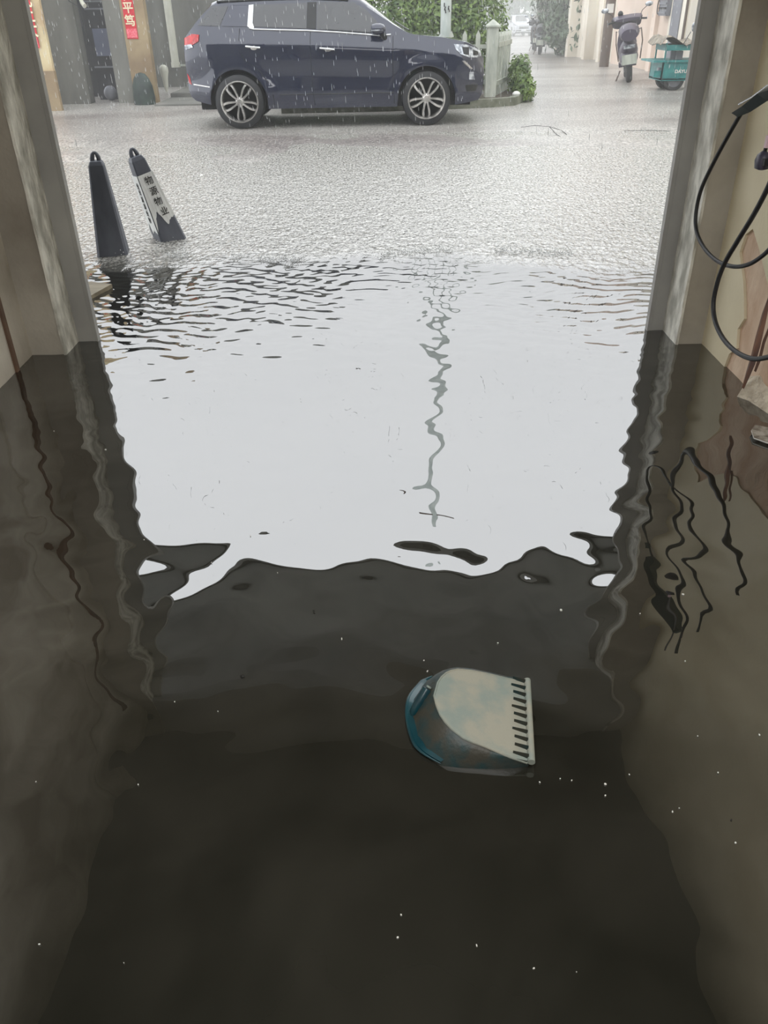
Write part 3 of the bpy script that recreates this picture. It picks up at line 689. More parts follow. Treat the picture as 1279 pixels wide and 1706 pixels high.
mb = MB(); mb.b2((-.5, -.04, 9.2), (.5, .04, 9.28)); mb.build('crossarm', m_metalbr, pp)
# pale stone and leaf litter by the post
p = G(851, 160, .13); mb = MB(); mb.sphere((0, 0, .03), (.07, .06, .045), 10, 6); o = mb.build('stone', m_flake, origin=None); o.location = (2.42, 15.5, .12); tag(o, 'pale stone lying on the bed corner by the fence', 'stone')

# ------------------------------------------------------------ houses across the lane, left
struct('facade_column_cream', MB().b2((-6.9, 15.75, -.1), (-5.53, 15.84, 4.2)), m_cream)
struct('facade_column_base', MB().b2((-6.9, 15.73, -.1), (-5.515, 15.82, .62)), m_brown)
struct('facade_wall_grey', MB().b2((-9, 16.9, -.1), (-5.36, 17.2, 4.2)), m_conc)
struct('facade_pier', MB().b2((-4.84, 16.95, -.1), (-4.50, 17.5, 4.2)), m_conc)
struct('facade_column_brown', MB().b2((-4.52, 16.9, -.1), (-4.10, 17.1, 4.2)), m_brown)
struct('facade_wall_far', MB().b2((-6.2, 20.5, -.1), (-1.0, 20.8, 4.2)), m_conc)
struct('facade_wall_over_door', MB().b2((-5.4, 17.0, 2.3), (-4.9, 17.3, 4.2)), m_conc)
m_dgrey = mat('gloomy_passage', lin(60, 60, 66), .8); 
struct('passage_wall', MB().b2((-5.9, 18.4, -.1), (-4.5, 18.6, 4.2)), m_dgrey)
# door in the recess
dr = empty('door_2', (-5.17, 17.75, .0)); tag(dr, kind='structure')
mb = MB(); mb.b2((-.24, -.03, 0), (.24, .03, 2.1)); mb.build('leaf', m_dgrey, dr, smooth=0)
mb = MB(); mb.b2((-.16, -.045, .75), (.17, -.03, 1.2)); mb.build('glazing', mat('bluish_pane', lin(112, 118, 140), .2), dr, smooth=0)
mb = MB()
for z in (.55, 1.5, 1.62): mb.b2((-.24, -.05, z), (.24, -.03, z+.03))
mb.build('cross_bar', m_grey, dr, smooth=0)
mb = MB(); mb.sphere((0, 0, .14), (.13, .1, .13), 14, 8); o = mb.build('bucket', m_grey); o.location = (-5.1, 17.4, 0); tag(o, 'pale grey bundle on the ground in front of the blue door', 'bundle')
# couplets
def banner(x0, x1, z0_, z1_, y, label, chars, cxs, sz):
    root = empty('couplet_banner', ((x0+x1)/2, y, z0_)); w_ = (x1-x0)/2
    mb = MB(); nn = 10; rows = [[Vector((-w_, -.004-.003*math.sin(k*1.3), (z1_-z0_)*k/nn)), Vector((w_, -.004+.003*math.sin(k*1.1), (z1_-z0_)*k/nn))] for k in range(nn+1)]
    back = [[a+Vector((0, .003, 0)) for a in r_] for r_ in rows]
    mb.loft(rows, False, False); mb.loft(back, False, False); mb.build('paper', m_red, root, smooth=0)
    mb = MB(); mb.b2((-w_*.9, -.012, .02), (w_*.9, -.009, .16)); mb.build('flower_border', mat('pink_print', lin(225, 70, 90), .5, 0, lin(235, 130, 140), 40), root, smooth=0)
    for ch, z in chars: text_mesh('brushed_character', ch, sz, m_gold, root, frame_mat(Vector((cxs, -.014, z)), (1, 0, 0), (0, 0, 1)), .001, .004)
    tag(root, label, 'banner', 'red paper couplets')
banner(-5.95, -5.665, .96, 2.6, 15.725, 'red couplet banner on the cream column by the shutter guide', [('大', .26), ('上', .47), ('飞', .68), ('上', .89)], .05, .25)
banner(-4.475, -4.275, 1.04, 2.6, 16.89, 'red couplet banner on the ochre column', [('笃', .27), ('平', .47), ('和', .66), ('福', .9)], .0, .185)
# drain pipe with bend
t = atY(275, 0, 20.3); b = atY(292, 108, 20.3)
dp = empty('drain_pipe', (b.x, 20.34, 0)); tag(dp, 'white plastic drain pipe running down the grey wall behind the car', 'drain pipe')
mb = MB(); mb.tube([Vector((0, 0, .43)), Vector((0, 0, 4.1))], .085, 16); mb.build('pipe', m_pvc, dp)
mb = MB(); mb.tube([Vector((0, 0, .40)), Vector((0, 0, .50))], .10, 16); mb.build('collar', m_pvc, dp)
mb = MB(); mb.b2((.1, -.06, .42), (.42, -.03, .46)); mb.build('bracket', m_white, dp)
# cable and white elbow on grey wall
e0 = atY(137, 8, 16.85); o = empty('wall_spout', e0); mb = MB(); mb.tube([Vector((-.02, 0, .6)), Vector((-.02, 0, .12)), Vector((.02, -.05, .03)), Vector((.07, -.1, -.02))], [.03, .03, .035, .04], 10); mb.build('spout_tube', m_pvc, o)
mb = MB(); mb.tube([Vector((-.35, 0, .25)), Vector((-.22, -.01, .06)), Vector((-.05, -.01, -.05)), Vector((-.03, 0, -.45)), Vector((-.06, 0, -.6))], .008, 6); mb.build('hanging_wire', m_black, o); tag(o, 'white spout with a hanging wire on the grey house wall', 'spout')
# dark covered hump beside the ochre column
g = atY(240, 165, 16.6); o = empty('tarp_covered_heap', (g.x, 16.6, 0)); mb = MB(); rings = []
for z, r_ in ((0, .19), (.12, .2), (.3, .18), (.42, .14), (.50, .08), (.52, .02)):
    rings.append([Vector((r_*math.cos(a)*(1+.06*math.sin(3*a)), r_*.8*math.sin(a), z)) for a in np.linspace(0, 2*PI, 21)[:-1]])
mb.loft(rings); mb.build('tarp', mat('dark_green_tarp', lin(52, 66, 60), .5, 0, lin(40, 48, 48), 6), o, smooth=50); tag(o, 'dark green tarp covered heap at the foot of the ochre column', 'heap')
# pale bag on the wall
g = atY(274, 125, 18.6); o = empty('hanging_bag', (g.x, 18.6, .0)); mb = MB(); rings = []
for z, r_ in ((.05, .02), (.15, .045), (.3, .06), (.42, .09), (.5, .085), (.54, .03)): rings.append([Vector((r_*math.cos(a), r_*.6*math.sin(a), z)) for a in np.linspace(0, 2*PI, 13)[:-1]])
mb.loft(rings); mb.build('bag', m_pvc, o, smooth=50); tag(o, 'pale cloth bag beside the ramp left of the car', 'bag')
# ramp slabs behind the car tail
mb = MB()
for (y0, y1, z) in ((16.2, 17.6, .03), (17.6, 19.2, .10), (19.2, 20.5, .17)): mb.b2((-4.0, y0, -.1), (-2.3, y1, z))
struct('threshold_steps', mb, m_conc)

# ------------------------------------------------------------ alley, right
WX = 6.75
def fz(y): return gz(0, y)
mb = MB(); mb.b2((WX, 5, -.2), (WX+.3, 21.5, 5.0)); struct('alley_wall_near', mb, m_alleywall)
mb = MB(); mb.b2((WX+.05, 21.5, -.3), (WX+.4, 26.5, 5.0)); struct('alley_wall_pink', mb, m_pinkwall)
mb = MB(); mb.b2((WX+.25, 26.5, -.6), (WX+.6, 36, 5.0)); struct('alley_wall_far', mb, m_alleywall)
mb = MB(); mb.b2((4.2, 7, -.2), (4.21, 7.01, -.1))
for (y, w_, m, d_) in ((20.2, .35, m_alleywall, .12), (22.4, .3, m_pinkwall, .15), (27.5, .3, m_alleywall, .25), (29.5, .35, m_alleywall, .2), (32, .4, m_alleywall, .25)):
    mb = MB(); mb.b2((WX-d_*.3, y, -.3), (WX+.35, y+w_, 5.0)); struct('alley_pilaster', mb, m)
# grey door panels between pilasters
mb = MB(); mb.b2((WX-.02, 20.7, .0), (WX+.1, 21.3, 2.2)); struct('alley_recess', mb, m_grey)
mb = MB(); mb.b2((WX+.20, 28.2, -.2), (WX+.3, 28.9, 2.2)); struct('alley_recess', mb, m_grey)
# brown pole
b = G(1000, 108, 0); o = empty('steel_post', (6.15, 24.6, -.02)); mb = MB(); mb.tube([Vector((0, 0, -.1)), Vector((0, 0, 5.2))], .13, 12); mb.build('post', m_metalbr, o); mb = MB(); mb.b2((-.12, -.16, 1.25), (.05, -.12, 1.45)); mb.build('notice', m_flake, o); tag(o, 'brown steel post standing by the pinkish alley wall', 'post')
o = empty('wall_conduit', (WX-.12, 20.0, .1)); mb = MB(); mb.tube([Vector((0, 0, -.2)), Vector((0, 0, 5))], .03, 8); mb.build('conduit', m_metalbr, o); tag(o, 'thin brown conduit on the wall left of the scooter', 'conduit')
o = empty('downpipe', (WX-.08, 17.0, .0)); mb = MB(); mb.tube([Vector((0, 0, -.1)), Vector((0, 0, 5))], .06, 10); mb.build('pipe', m_pvc, o); tag(o, 'pale downpipe on the wall behind the teal cart', 'downpipe')
o = empty('wall_conduit', (WX-.08, 16.6, .0)); mb = MB(); mb.tube([Vector((0, 0, -.1)), Vector((0, 0, 5))], .022, 8); mb.build('conduit', m_grey, o); tag(o, 'thin grey conduit right of the downpipe behind the teal cart', 'conduit')
# wall vent box with cable loop
v = atX(1107, 16, WX-.06); o = empty('louvre_box', (WX-.06, v.y, v.z)); mb = MB(); mb.b2((-.05, -.28, -.12), (.06, .28, .5)); mb.build('casing', m_grey, o, smooth=0)
for k in range(6):
    mb = MB(); mb.b2((-.07, -.26, -.08+.09*k), (-.05, .26, -.04+.09*k)); mb.build('slat', m_well if k % 2 else m_grey, o, smooth=0)
mb = MB(); mb.tube([Vector((-.05, .33+.09*math.cos(a), .05+.14*math.sin(a))) for a in np.linspace(0, 2*PI, 20)], .012, 6); mb.build('cable_loop', m_black, o); tag(o, 'grey louvred box high on the cream alley wall', 'vent box')

# scooter (local: rear faces -y)
def scooter(bodym, label, group=None):
    root = empty('scooter')
    for y in (-.55, .68):
        mb = MB(); mb.lathe([(.13, -.05), (.19, -.055), (.215, -.035), (.22, 0), (.215, .035), (.19, .055), (.13, .05)], (0, y, .22), 'X', 28, True); wh = mb.build('wheel', m_black, root)
        mb = MB(); mb.lathe([(.0, -.04), (.04, -.05), (.05, -.03), (.135, -.03), (.135, .03), (.05, .03), (.04, .05), (0.001, .04)], (0, y, .22), 'X', 20); mb.build('hub', m_alloy, wh)
    def ring(y, z, wx, wz, n=14): return [Vector((wx*math.cos(a)*(1 if abs(math.cos(a)) < .9 else .96), y, z+wz*math.sin(a))) for a in np.linspace(0, 2*PI, n+1)[:-1]]
    mb = MB(); mb.loft([ring(-.78, .62, .06, .05), ring(-.70, .60, .13, .13), ring(-.45, .56, .17, .2), ring(-.15, .50, .18, .22), ring(.1, .40, .16, .16), ring(.2, .33, .14, .08)]); mb.build('tail_body', bodym, root, smooth=50)
    mb = MB(); mb.loft([ring(-.74, .80, .10, .03), ring(-.5, .80, .15, .06), ring(-.1, .76, .14, .06), ring(.12, .72, .09, .04)]); mb.build('seat', m_black, root, smooth=50)
    mb = MB(); mb.b2((-.16, .1, .24), (.16, .5, .32)); mb.build('footboard', bodym, root)
    mb = MB(); mb.loft([ring(.42, .42, .17, .16), ring(.50, .65, .19, .25), ring(.48, .88, .14, .12), ring(.46, 1.0, .07, .05)]); mb.build('leg_shield', bodym, root, smooth=50)
    mb = MB(); mb.tube([Vector((0, .68, .3)), Vector((0, .55, .7)), Vector((0, .45, 1.02))], .03, 8); mb.build('steering_column', m_blkplas, root)
    mb = MB(); mb.tube([Vector((-.36, .34, 1.03)), Vector((-.2, .42, 1.05)), Vector((0, .45, 1.03)), Vector((.2, .42, 1.05)), Vector((.36, .34, 1.03))], .018, 8); mb.build('handlebar', m_black, root)
    for s in (-1, 1):
        mb = MB(); mb.tube([Vector((s*.22, .42, 1.05)), Vector((s*.28, .42, 1.18)), Vector((s*.36, .4, 1.24))], .007, 6); mm = mb.build('mirror', m_black, root); mb = MB(); mb.sphere((s*.40, .4, 1.27), (.07, .015, .045)); mb.build('mirror_glass', m_lamp, mm)
    mb = MB(); mb.sphere((-.12, .4, 1.17), (.05, .04, .06)); mb.build('phone_holder', m_blkplas, root)
    mb = MB(); mb.loft([ring(.62, .95, .27, .05), ring(.5, 1.08, .30, .04), ring(.36, 1.12, .28, .03), ring(.2, 1.06, .24, .03)]); mb.build('wind_cover', bodym, root, smooth=50)
    mb = MB(); mb.b2((-.13, -.83, .33), (.13, -.815, .50)); mb.build('number_plate', m_white, root)
    mb = MB(); mb.b2((-.1, -.83, .60), (.1, -.78, .66)); mb.build('tail_lamp', m_lamp, root)
    mb = MB(); mb.loft([ring(-.80, .40, .14, .10), ring(-.6, .46, .17, .14), ring(-.35, .42, .18, .16), ring(-.1, .36, .15, .1)]); mb.build('rear_mudguard', bodym, root, smooth=50)
    mb = MB(); mb.tube([Vector((-.15, -.2, .2)), Vector((-.22, -.28, .05)), Vector((-.24, -.3, .0))], .014, 6); mb.build('side_stand', m_metalbr, root)
    for s in (-1, 1):
        mb = MB(); mb.tube([Vector((s*.19, -.70, .40)), Vector((s*.23, -.72, .7)), Vector((s*.22, -.5, .9)), Vector((s*.2, -.1, .88))], .012, 6); mb.build('grab_rail', m_metalbr, root)
    mb = MB(); mb.loft([ring(-.84, .82, .15, .10), ring(-.72, .86, .19, .13), ring(-.5, .9, .19, .12), ring(-.38, .92, .12, .08)]); mb.build('rear_cover', bodym, root, smooth=50)
    tag(root, label, 'scooter', group); return root
sc = scooter(m_purple, 'plum coloured electric scooter parked by the cream alley wall')
p = G(1058, 137, gz(0, 19)); sc.location = (p.x, p.y+.6, gz(0, 19)); sc.rotation_euler = (0, R(-8), R(-13)); sc.scale = (1.14, 1.14, 1.08)
ps = G(893, 72, gz(0, 36)); 
sc2 = scooter(mat('dark_scooter_plastic', lin(60, 60, 66), .4), 'small dark scooter parked far down the alley beside the ivy'); sc2.location = (6.35, 35.5, gz(0, 35.5)); sc2.rotation_euler = (0, 0, R(-12))
sc3 = copy_tree(sc2); sc3['label'] = 'distant scooter nearest the far white car'; sc3.location = (6.9, 40, gz(0, 40)); sc3.rotation_euler = (0, 0, R(-6))

# teal cargo tricycle
g = G(1097, 152, 0); ct = empty('cargo_tricycle', (g.x, g.y, .0)); tag(ct, 'teal cargo tricycle at the edge of the right shutter guide', 'tricycle')
ct.scale = (.85, .85, .78)
mb = MB(); mb.b2((0, 0, .24), (1.5, .03, .62)); mb.b2((0, .87, .24), (1.5, .9, .62)); mb.b2((0, 0, .24), (.03, .9, .62)); mb.b2((0, 0, .22), (1.5, .9, .27)); mb.build('cargo_box', m_teal, ct, smooth=0)
mb = MB(); mb.b2((-.22, -.05, .62), (1.5, .95, .66)); mb.build('box_rim', m_teal, ct, smooth=0)
for x in (.36, .75, 1.1): mb = MB(); mb.b2((x, -.015, .26), (x+.05, .0, .62)); mb.build('panel_rib', m_teal, ct, smooth=0)
for (x, y, z1) in ((.06, .1, 1.02), (.06, .8, 1.02), (.85, .1, 1.02), (.85, .8, 1.02)):
    mb = MB(); mb.tube([Vector((x, y, .64)), Vector((x, y, z1))], .018, 8); mb.build('canopy_post', m_teal, ct)
mb = MB(); mb.b2((.05, .05, .86), (1.0, .85, .98)); mb.build('seat_back', m_teal, ct, smooth=0)
mb = MB(); mb.b2((.25, .3, .64), (.32, .36, .9)); mb.b2((.34, .25, .62), (.5, .4, .84)); mb.build('seat_prop', m_grey, ct, smooth=0)
mb = MB(); rows = []
for i, x in enumerate(np.linspace(-.12, .78, 9)):
    rows.append([Vector((x, y, 1.04+.10*math.sin(i*.8+.2)*(1 if i < 6 else .4)+.03*math.sin(j*1.5)-(.08 if i == 0 else 0))) for j, y in enumerate(np.linspace(-.05, .95, 6))])
mb.loft(rows, False, False); mb.loft([[p_+Vector((0, 0, .015)) for p_ in r_] for r_ in rows], False, False); mb.build('canopy_sheet', mat('mottled_canopy_sheet', lin(150, 140, 122), .6, 0, lin(100, 92, 82), 8), ct, smooth=0)
mb = MB(); mb.tube([Vector((.42, .1, .98)), Vector((.5, .1, 1.15)), Vector((.55, .1, 1.25))], .008, 6); mi = mb.build('mirror', m_black, ct)
mb = MB(); mb.sphere((.60, .1, 1.34), (.055, .015, .10)); mb.build('mirror_glass', m_lamp, mi)
mb = MB(); mb.b2((-.16, .02, .3), (.0, .1, .44)); mb.build('tail_lamp', m_teal, ct); mb = MB(); mb.b2((-.035, .1, .30), (0.0, .24, .5)); mb.build('lamp_housing', m_grey, ct)
for (x, y) in ((.35, .14), (.35, .76), (1.9, .45)):
    mb = MB(); mb.lathe([(.15, -.05), (.21, -.05), (.235, 0), (.21, .05), (.15, .05)], (x, y, .22), 'Y', 24, True); wh = mb.build('wheel', m_black, ct); mb = MB(); mb.lathe([(0, -.03), (.15, -.03), (.15, .03), (0.001, .03)], (x, y, .22), 'Y', 20); mb.build('hub', m_grey, wh)
text_mesh('lettering', 'DAYU', .10, m_flake, ct, frame_mat(Vector((.42, -.03, .42)), (1, 0, 0), (0, 0, 1)), .001, .003)

# far white car
fc = make_car(m_whcar, 'white car far down the misty alley', name='distant_car')
fp = G(862, 62, -.9); fc.location = (fp.x+.7, 84, gz(0, 84)); fc.location.x = atY(866, 45, 84).x; fc.rotation_euler = (0, 0, R(-90+4))

# trees
def tree(name, loc, blobs, n, size, m, label, seed, th=3.):
    root = empty(name, loc); leaves('crown', m, root, blobs, n, size, seed); mb = MB()
    mb.tube([Vector((0, 0, -.3)), Vector((.05, 0, th*.5)), Vector((0, .05, th))], [.16, .13, .07], 10); mb.build('trunk', m_bark, root); tag(root, label, 'tree', 'trees down the alley'); return root
tree('ivy_tree', (7.05, 33.6, gz(0, 33)), [(0, 0, 1.6, 1.0, 1.6, 1.7), (.5, 0, 3.4, 1.2, 1.6, 1.5), (-.1, -.5, .8, .8, 1.2, .9)], 9000, .12, m_leafd, 'dark ivy covered tree against the end of the alley wall', 21)
tree('leafy_tree', (8.5, 41, gz(0, 41)), [(0, 0, 2.4, 1.7, 2, 1.6), (-1.2, 0, 3.3, 1.3, 1.6, 1.2), (1, 0, 3.6, 1.6, 1.6, 1.4)], 7000, .14, m_leafd, 'dark tree hanging over the parked scooters in the alley', 22)
tree('leafy_tree', (10.0, 52, gz(0, 52)), [(0, 0, 1.1, 1.2, 1.6, 1.3), (-.4, -1, .8, .9, 1.2, 1.0)], 4000, .14, mat('dull_brown_leaf', lin(104, 94, 80), .6, 0, lin(70, 66, 56), 5), 'brownish bush beside the far white car', 23, 1.5)
tree('leafy_tree', (13.8, 98, gz(0, 98)), [(0, 0, 5, 5, 4, 4), (-5, 1, 6, 5, 4, 4), (6, 2, 6, 5, 4, 5), (-2, 0, 1.6, 4, 3, 2.4)], 9000, .4, m_leafd, 'pale misty tree closing the far end of the alley', 24, 6)
tree('leafy_tree', (4.3, 46, gz(0, 46)), [(0, 0, 3.2, 1.5, 3, 2.2), (-2, 0, 3, 2, 3, 2.4)], 6000, .16, m_leafd, 'hazy tree on the left side of the alley beyond the hedge', 25)
mb = MB(); mb.b2((-1.2, 20.5, -.2), (-1.0, 21, 3)); 
struct('facade_wall_distant', MB().b2((3.0, 58, -2), (5.6, 59, 5)), m_conc)

# ------------------------------------------------------------ right wall clutter
XC = 1.43
def onX(px, py, X=XC): return atX(px, py, X)
def spline(pts, n=8): return smooth_path([Vector(p) for p in pts], n)
cab = [onX(*p) for p in ((1236, 186), (1215, 222), (1190, 268), (1168, 315), (1159, 355), (1160, 385), (1172, 412), (1192, 433), (1215, 443), (1238, 443), (1262, 432), (1290, 405), (1330, 340), (1370, 250))]
cb = MB().tube(spline(cab), .0085, 10); o = cb.build('hanging_cable', m_black, smooth=60); tag(o, 'black cable looping down from the dark bracket on the right', 'cable', None)
cab = [onX(p[0], p[1], 1.40) for p in ((1345, 180), (1300, 262), (1279, 312), (1255, 358), (1228, 402), (1207, 438), (1195, 470), (1188, 505), (1191, 535), (1203, 562), (1222, 583), (1246, 596), (1270, 597), (1310, 584), (1350, 550))]
cb = MB().tube(spline(cab), .0095, 10); o = cb.build('hanging_cable', m_black, smooth=60); tag(o, 'thick black cable whose loop hangs nearly to the water', 'cable', None)
# bracket bar
P = [onX(1229, 188, 1.42), onX(1250, 177, 1.42), onX(1279, 156, 1.42), onX(1330, 140, 1.42)]
o = empty('cable_bracket', P[0]); mb = MB(); mb.tube([p-P[0] for p in P], [.026, .034, .04, .04], 4, flat=.6); mb.build('arm', mat('dark_teal_metal', lin(44, 58, 60), .4, .3), o, smooth=0)
mb = MB(); mb.tube([p-P[0]+Vector((-.004, 0, .030)) for p in P[:3]], .003, 6); mb.build('bright_edge', m_chrome, o); tag(o, 'dark metal bracket arm holding the cable on the right', 'bracket')
# plug
c_ = onX(1270, 268, 1.38); o = empty('plug', c_); mb = MB(); mb.loft([[Vector((0, r_*math.cos(a), z+r_*.0+.0)) + Vector((r_*math.sin(a)*.8, 0, 0)) for a in np.linspace(0, 2*PI, 15)[:-1]] for z, r_ in ((-.03, .012), (-.025, .028), (0, .033), (.02, .026), (.032, .010))]); mb.build('plug_head', mat('slate_plastic', lin(70, 68, 82), .4), o, smooth=60)
mb = MB(); mb.b2((-.012, -.045, -.01), (.012, -.02, .012)); mb.build('plug_pins', m_black, o)
mb = MB(); mb.tube([Vector((0, 0, .03)), Vector((.005, -.01, .10)), Vector((.02, -.03, .3))], .007, 8); mb.build('flex', m_black, o); mb = MB(); mb.b2((-.010, -.022, .045), (.004, -.006, .085)); mb.build('tag', mat('pale_pink_tag', lin(220, 190, 200), .6), o, smooth=0)
tag(o, 'slate grey plug hanging at the right frame edge', 'plug')
# brown strips leaning on the wall
o = empty('bark_strip', onX(1240, 645, 1.55)); b0 = o.location
def strip(pts, ws, nm, m, X=1.53):
    mb = MB(); P = [onX(p[0], p[1], X-.012*i)-b0 for i, p in enumerate(pts)]
    ring = [[p+Vector((0, w_*.8, w_*.25)), p+Vector((-.006, 0, 0)), p-Vector((0, w_*.8, w_*.25)), p+Vector((.004, 0, 0))] for p, w_ in zip(P, ws)]
    mb.loft(ring); mb.build(nm, m, o, smooth=20)
strip([(1283, 490), (1272, 530), (1262, 570), (1254, 600), (1246, 622), (1238, 646)], [.010, .030, .036, .032, .024, .009], 'strip', m_rust)
strip([(1284, 540), (1272, 570), (1266, 595), (1258, 618)], [.008, .015, .016, .009], 'strip', mat('dark_bark', lin(90, 64, 52), .6), 1.50)
tag(o, 'split reddish brown bark strip leaning on the right wall', 'strip')
# mortar lump at the wall foot
Lp = [(1227, 661), (1238, 645), (1247, 628), (1262, 616), (1300, 600), (1320, 700), (1285, 694), (1262, 678), (1245, 668)]
o = empty('mortar_slab', G(1262, 670)); mb = MB(); bs = []
for t, zz, sh in ((0, -.05, 1.0), (.0, .0, 1.0), (.5, .05, .88), (.8, .09, .6), (1, .105, .25)):
    c0 = G(1290, 662, .0)
    bs.append([c0.lerp(G(a, b, .0), sh)+Vector((.02*(1-sh), 0, zz+.006*math.sin(k*2.1)))-o.location for k, (a, b) in enumerate(Lp)])
mb.loft(bs); mb.build('slab', m_rubble, o, smooth=30); tag(o, 'rough pale mortar slab fallen at the foot of the right wall', 'rubble')
# clear plastic packaging
o = empty('plastic_tray', G(1268, 735)); m_clear = mat('wet_clear_plastic', lin(170, 168, 160), .15, 0, lin(90, 86, 78), 30, coat=.5)
mb = MB(); rimp = [(1252, 718), (1258, 710), (1279, 714), (1310, 722), (1312, 745), (1279, 738), (1256, 730)]
a_ = [G(p[0], p[1], .012)-o.location for p in rimp]; c0 = sum(a_, Vector())/len(a_); b_ = [c0.lerp(p, .8)-Vector((0, 0, .012)) for p in a_]; d_ = [c0.lerp(p, 1.05)+Vector((0, 0, .004)) for p in a_]
mb.loft([d_, a_, b_]); mb.build('tray', m_clear, o, smooth=0); mb = MB(); mb.tube(a_+[a_[0]], .003, 6); mb.build('tray_edge', m_flake, o)
mb = MB(); mb.tube([G(1258, 728, .01)-o.location, G(1290, 742, .012)-o.location], .0025, 6); mb.build('fold', m_flake, o)
tag(o, 'crumpled clear plastic tray floating by the right wall', 'tray')
# board by left guide
a = G(150, 492, .01); b = G(184, 470, .035)
o = empty('floating_board', a); mb = MB(); a_ = [G(120, 492, .0), G(148, 468, .02), G(186, 472, .028), G(153, 496, .006)]
mb.prism([(p.x, p.y) for p in a_], lambda x, y: Vector((x, y, .03+.05*(x+1.55)))-a, lambda x, y: Vector((x, y, .0+.05*(x+1.55)))-a); mb.build('board', m_wood, o, smooth=0)
tag(o, 'thin weathered board poking out of the water by the left guide', 'board')

# ------------------------------------------------------------ floating specks
specks = [(176, 749, 5, 0), (90, 718, 2, 0), (569, 1064, 5, 0), (712, 1118, 4, 0), (706, 1100, 3, 0), (934, 1016, 6, 0), (1141, 1101, 3, 0), (1066, 1022, 3, 0), (1138, 990, 5, 0), (1008, 1306, 5, 0), (1008, 1325, 4, 0), (1048, 1290, 3, 0), (952, 1300, 3, 0), (933, 1297, 2.5, 0), (899, 1303, 4, 0), (1120, 1352, 4, 0), (1131, 1346, 2.5, 0), (1196, 1287, 3, 0), (1225, 1404, 4, 0), (662, 1562, 5, 0), (794, 1575, 5, 0), (668, 1524, 4, 0), (889, 1613, 4, 0), (65, 1573, 4, 0), (60, 1302, 2.5, 0), (291, 1169, 3, 0), (363, 1185, 2.5, 0), (230, 1307, 3, 0), (829, 1071, 3, 0), (1265, 1224, 4, 0), (336, 293, 9, 0), (1162, 1226, 2.5, 0), (206, 1604, 2, 0), (960, 1619, 2, 0), (417, 892, 3, 0), (240, 899, 2.5, 0), (523, 1018, 5, 1), (1218, 1366, 4, 1), (404, 1127, 9, 1), (352, 937, 2.5, 0), (462, 954, 2.5, 0)]
m_spd = mat('dark_debris', lin(26, 24, 22), .6)
for i, (px, py, s, dk) in enumerate(specks):
    rr = random.Random(i*7+1); p = G(px, py, .002); scl = (p-Vector((0, 0, CAM_H))).length/F*s*.46
    mb = MB(); nn = 7; rg = [(math.cos(a)*scl*rr.uniform(.6, 1.2), math.sin(a)*scl*rr.uniform(.3, .8)) for a in np.linspace(0, 2*PI, nn+1)[:-1]]
    zt_ = max(.0015, scl*.5)
    mb.loft([[Vector((x, y, -.001)) for x, y in rg], [Vector((x*.9, y*.9, zt_*.6)) for x, y in rg], [Vector((x*.4, y*.4, zt_)) for x, y in rg]])
    o = mb.build('debris_fleck', m_spd if dk else m_flake, smooth=50); o.location = p; o.rotation_euler = (0, 0, rr.uniform(0, 6))
    if dk: tag(o, 'small dark scrap floating on the flood water', 'debris', 'dark scraps on the water')
    else: tag(o, 'tiny white fleck floating on the flood water', 'debris', 'white flecks on the water')

# ------------------------------------------------------------ rain: drops in the air and splashes on the surface
m_drop = mat('rain_drop', lin(235, 238, 240), .15, 0, None, 3, spec=1.0)
rng = np.random.RandomState(12)
def drops(n, xr_, yr, zr, ln, rad):
    c = np.stack([rng.uniform(*xr_, n), rng.uniform(*yr, n), rng.uniform(*zr, n)], 1); Vv = []; k = 5
    l_ = rng.uniform(ln[0], ln[1], n); r_ = rng.uniform(rad[0], rad[1], n)
    for (f_, rr_) in ((-.5, .05), (-.3, 1), (.15, .75), (.5, .03)):
        for a in range(k):
            Vv.append(c+np.stack([r_*rr_*math.cos(2*PI*a/k)+l_*f_*-.04, r_*rr_*math.sin(2*PI*a/k), l_*f_], 1))
    Vv = np.stack(Vv, 1); base = np.arange(n)[:, None]*(4*k); fs = []
    for j in range(3):
        for a in range(k): fs.append(np.concatenate([base+j*k+a, base+j*k+(a+1) % k, base+(j+1)*k+(a+1) % k, base+(j+1)*k+a], 1))
    return Vv.reshape(-1, 3), np.concatenate(fs)
V1, F1 = drops(2600, (-5.5, 5.5), (6.2, 14.5), (.05, 2.6), (.03, .06), (.0010, .0018))
o = np_mesh('rain', V1, F1, m_drop, smooth=True); tag(o, 'falling raindrops over the lane', 'rain', kind='stuff')
V1, F1 = drops(60, (-2.6, 2.6), (5.6, 5.66), (.1, 2.5), (.04, .06), (.0016, .0022))
o = np_mesh('awning_drips', V1, F1, m_drop, smooth=True); tag(o, 'drips falling from the awning edge outside the doorway', 'rain', kind='stuff')
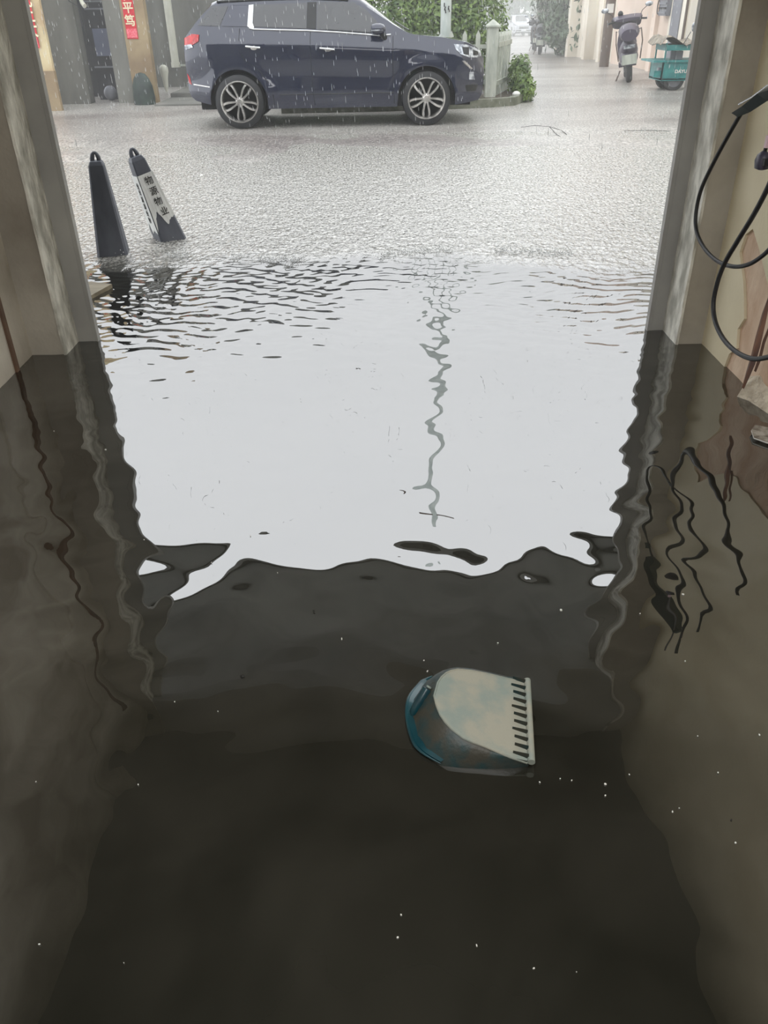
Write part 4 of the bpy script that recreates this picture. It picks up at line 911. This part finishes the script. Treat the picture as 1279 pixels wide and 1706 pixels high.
# splashes: little crowns of beads
Vs = []; Fs = []; cnt = 0
n = 17000
px = rng.uniform(-6, 6, n); py = 5.5+rng.gamma(1.6, 2.3, n); keep = (py < 14) & (np.abs(px) < py*.55); px = px[keep]; py = py[keep]
tri = np.array([(0, 0, 1), (.9, 0, -.3), (-.45, .8, -.3), (-.45, -.8, -.3)]); tf = np.array([(0, 1, 2), (0, 2, 3), (0, 3, 1), (1, 3, 2)])
r_ = rng.uniform(.0015, .0042, len(px)); hz = rng.exponential(.014, len(px))+.002
base = np.array([gz(0, y) for y in py]); base = np.maximum(base, 0)
Vv = tri[None]*r_[:, None, None]*np.array([1, 1, 1.4])[None, None]+np.stack([px, py, base+hz], 1)[:, None]
Ff = (np.arange(len(px))[:, None, None]*4+tf[None]).reshape(-1, 3)
o = np_mesh('rain_splashes', Vv.reshape(-1, 3), Ff, m_drop, smooth=True); tag(o, 'splash beads leaping off the rain-beaten water', 'splash', kind='stuff')
# splash row where the awning drips land
n = 2600; px = rng.uniform(-1.5, 1.6, n); py = 5.62+rng.normal(0, .05, n)+.1*np.sin(px*3); r_ = rng.uniform(.0015, .004, n)*np.where(np.sin(px*7)+.6*np.sin(px*17) > -.1, 1.5, .4)
Vv = tri[None]*r_[:, None, None]+np.stack([px, py, rng.exponential(.012, n)+.002], 1)[:, None]; Ff = (np.arange(n)[:, None, None]*4+tf[None]).reshape(-1, 3)
o = np_mesh('drip_splashes', Vv.reshape(-1, 3), Ff, m_drop, smooth=True); tag(o, 'line of splashes where the awning drips land', 'splash', kind='stuff')

# ------------------------------------------------------------ rain mist
mv = bpy.data.materials.new('rain_mist'); mv.use_nodes = True; nt = mv.node_tree; nt.nodes.clear()
vo = nt.nodes.new('ShaderNodeOutputMaterial'); vs_ = nt.nodes.new('ShaderNodeVolumeScatter'); vs_.inputs['Color'].default_value = (.96, .97, .97, 1); vs_.inputs['Density'].default_value = .022; vs_.inputs['Anisotropy'].default_value = .0
nt.links.new(vs_.outputs[0], vo.inputs['Volume'])
mv2 = mv.copy(); mv2.name = 'dense_rain_mist'; mv2.node_tree.nodes['Volume Scatter'].inputs['Density'].default_value = .013; mv2.node_tree.nodes['Volume Scatter'].inputs['Color'].default_value = (.80, .83, .81, 1)
vs_.inputs['Density'].default_value = .009
o = MB().b2((-25, 9.0, -3), (30, 29.9, 5.5)).build('rain_mist', mv, smooth=0); tag(o, 'thin pale rain mist over the lane around the parked car', 'mist', kind='stuff')
o = MB().b2((-25, 29.9, -4), (40, 125, 7.5)).build('rain_mist', mv2, smooth=0); tag(o, 'dense pale rain mist filling the far alley', 'mist', kind='stuff')
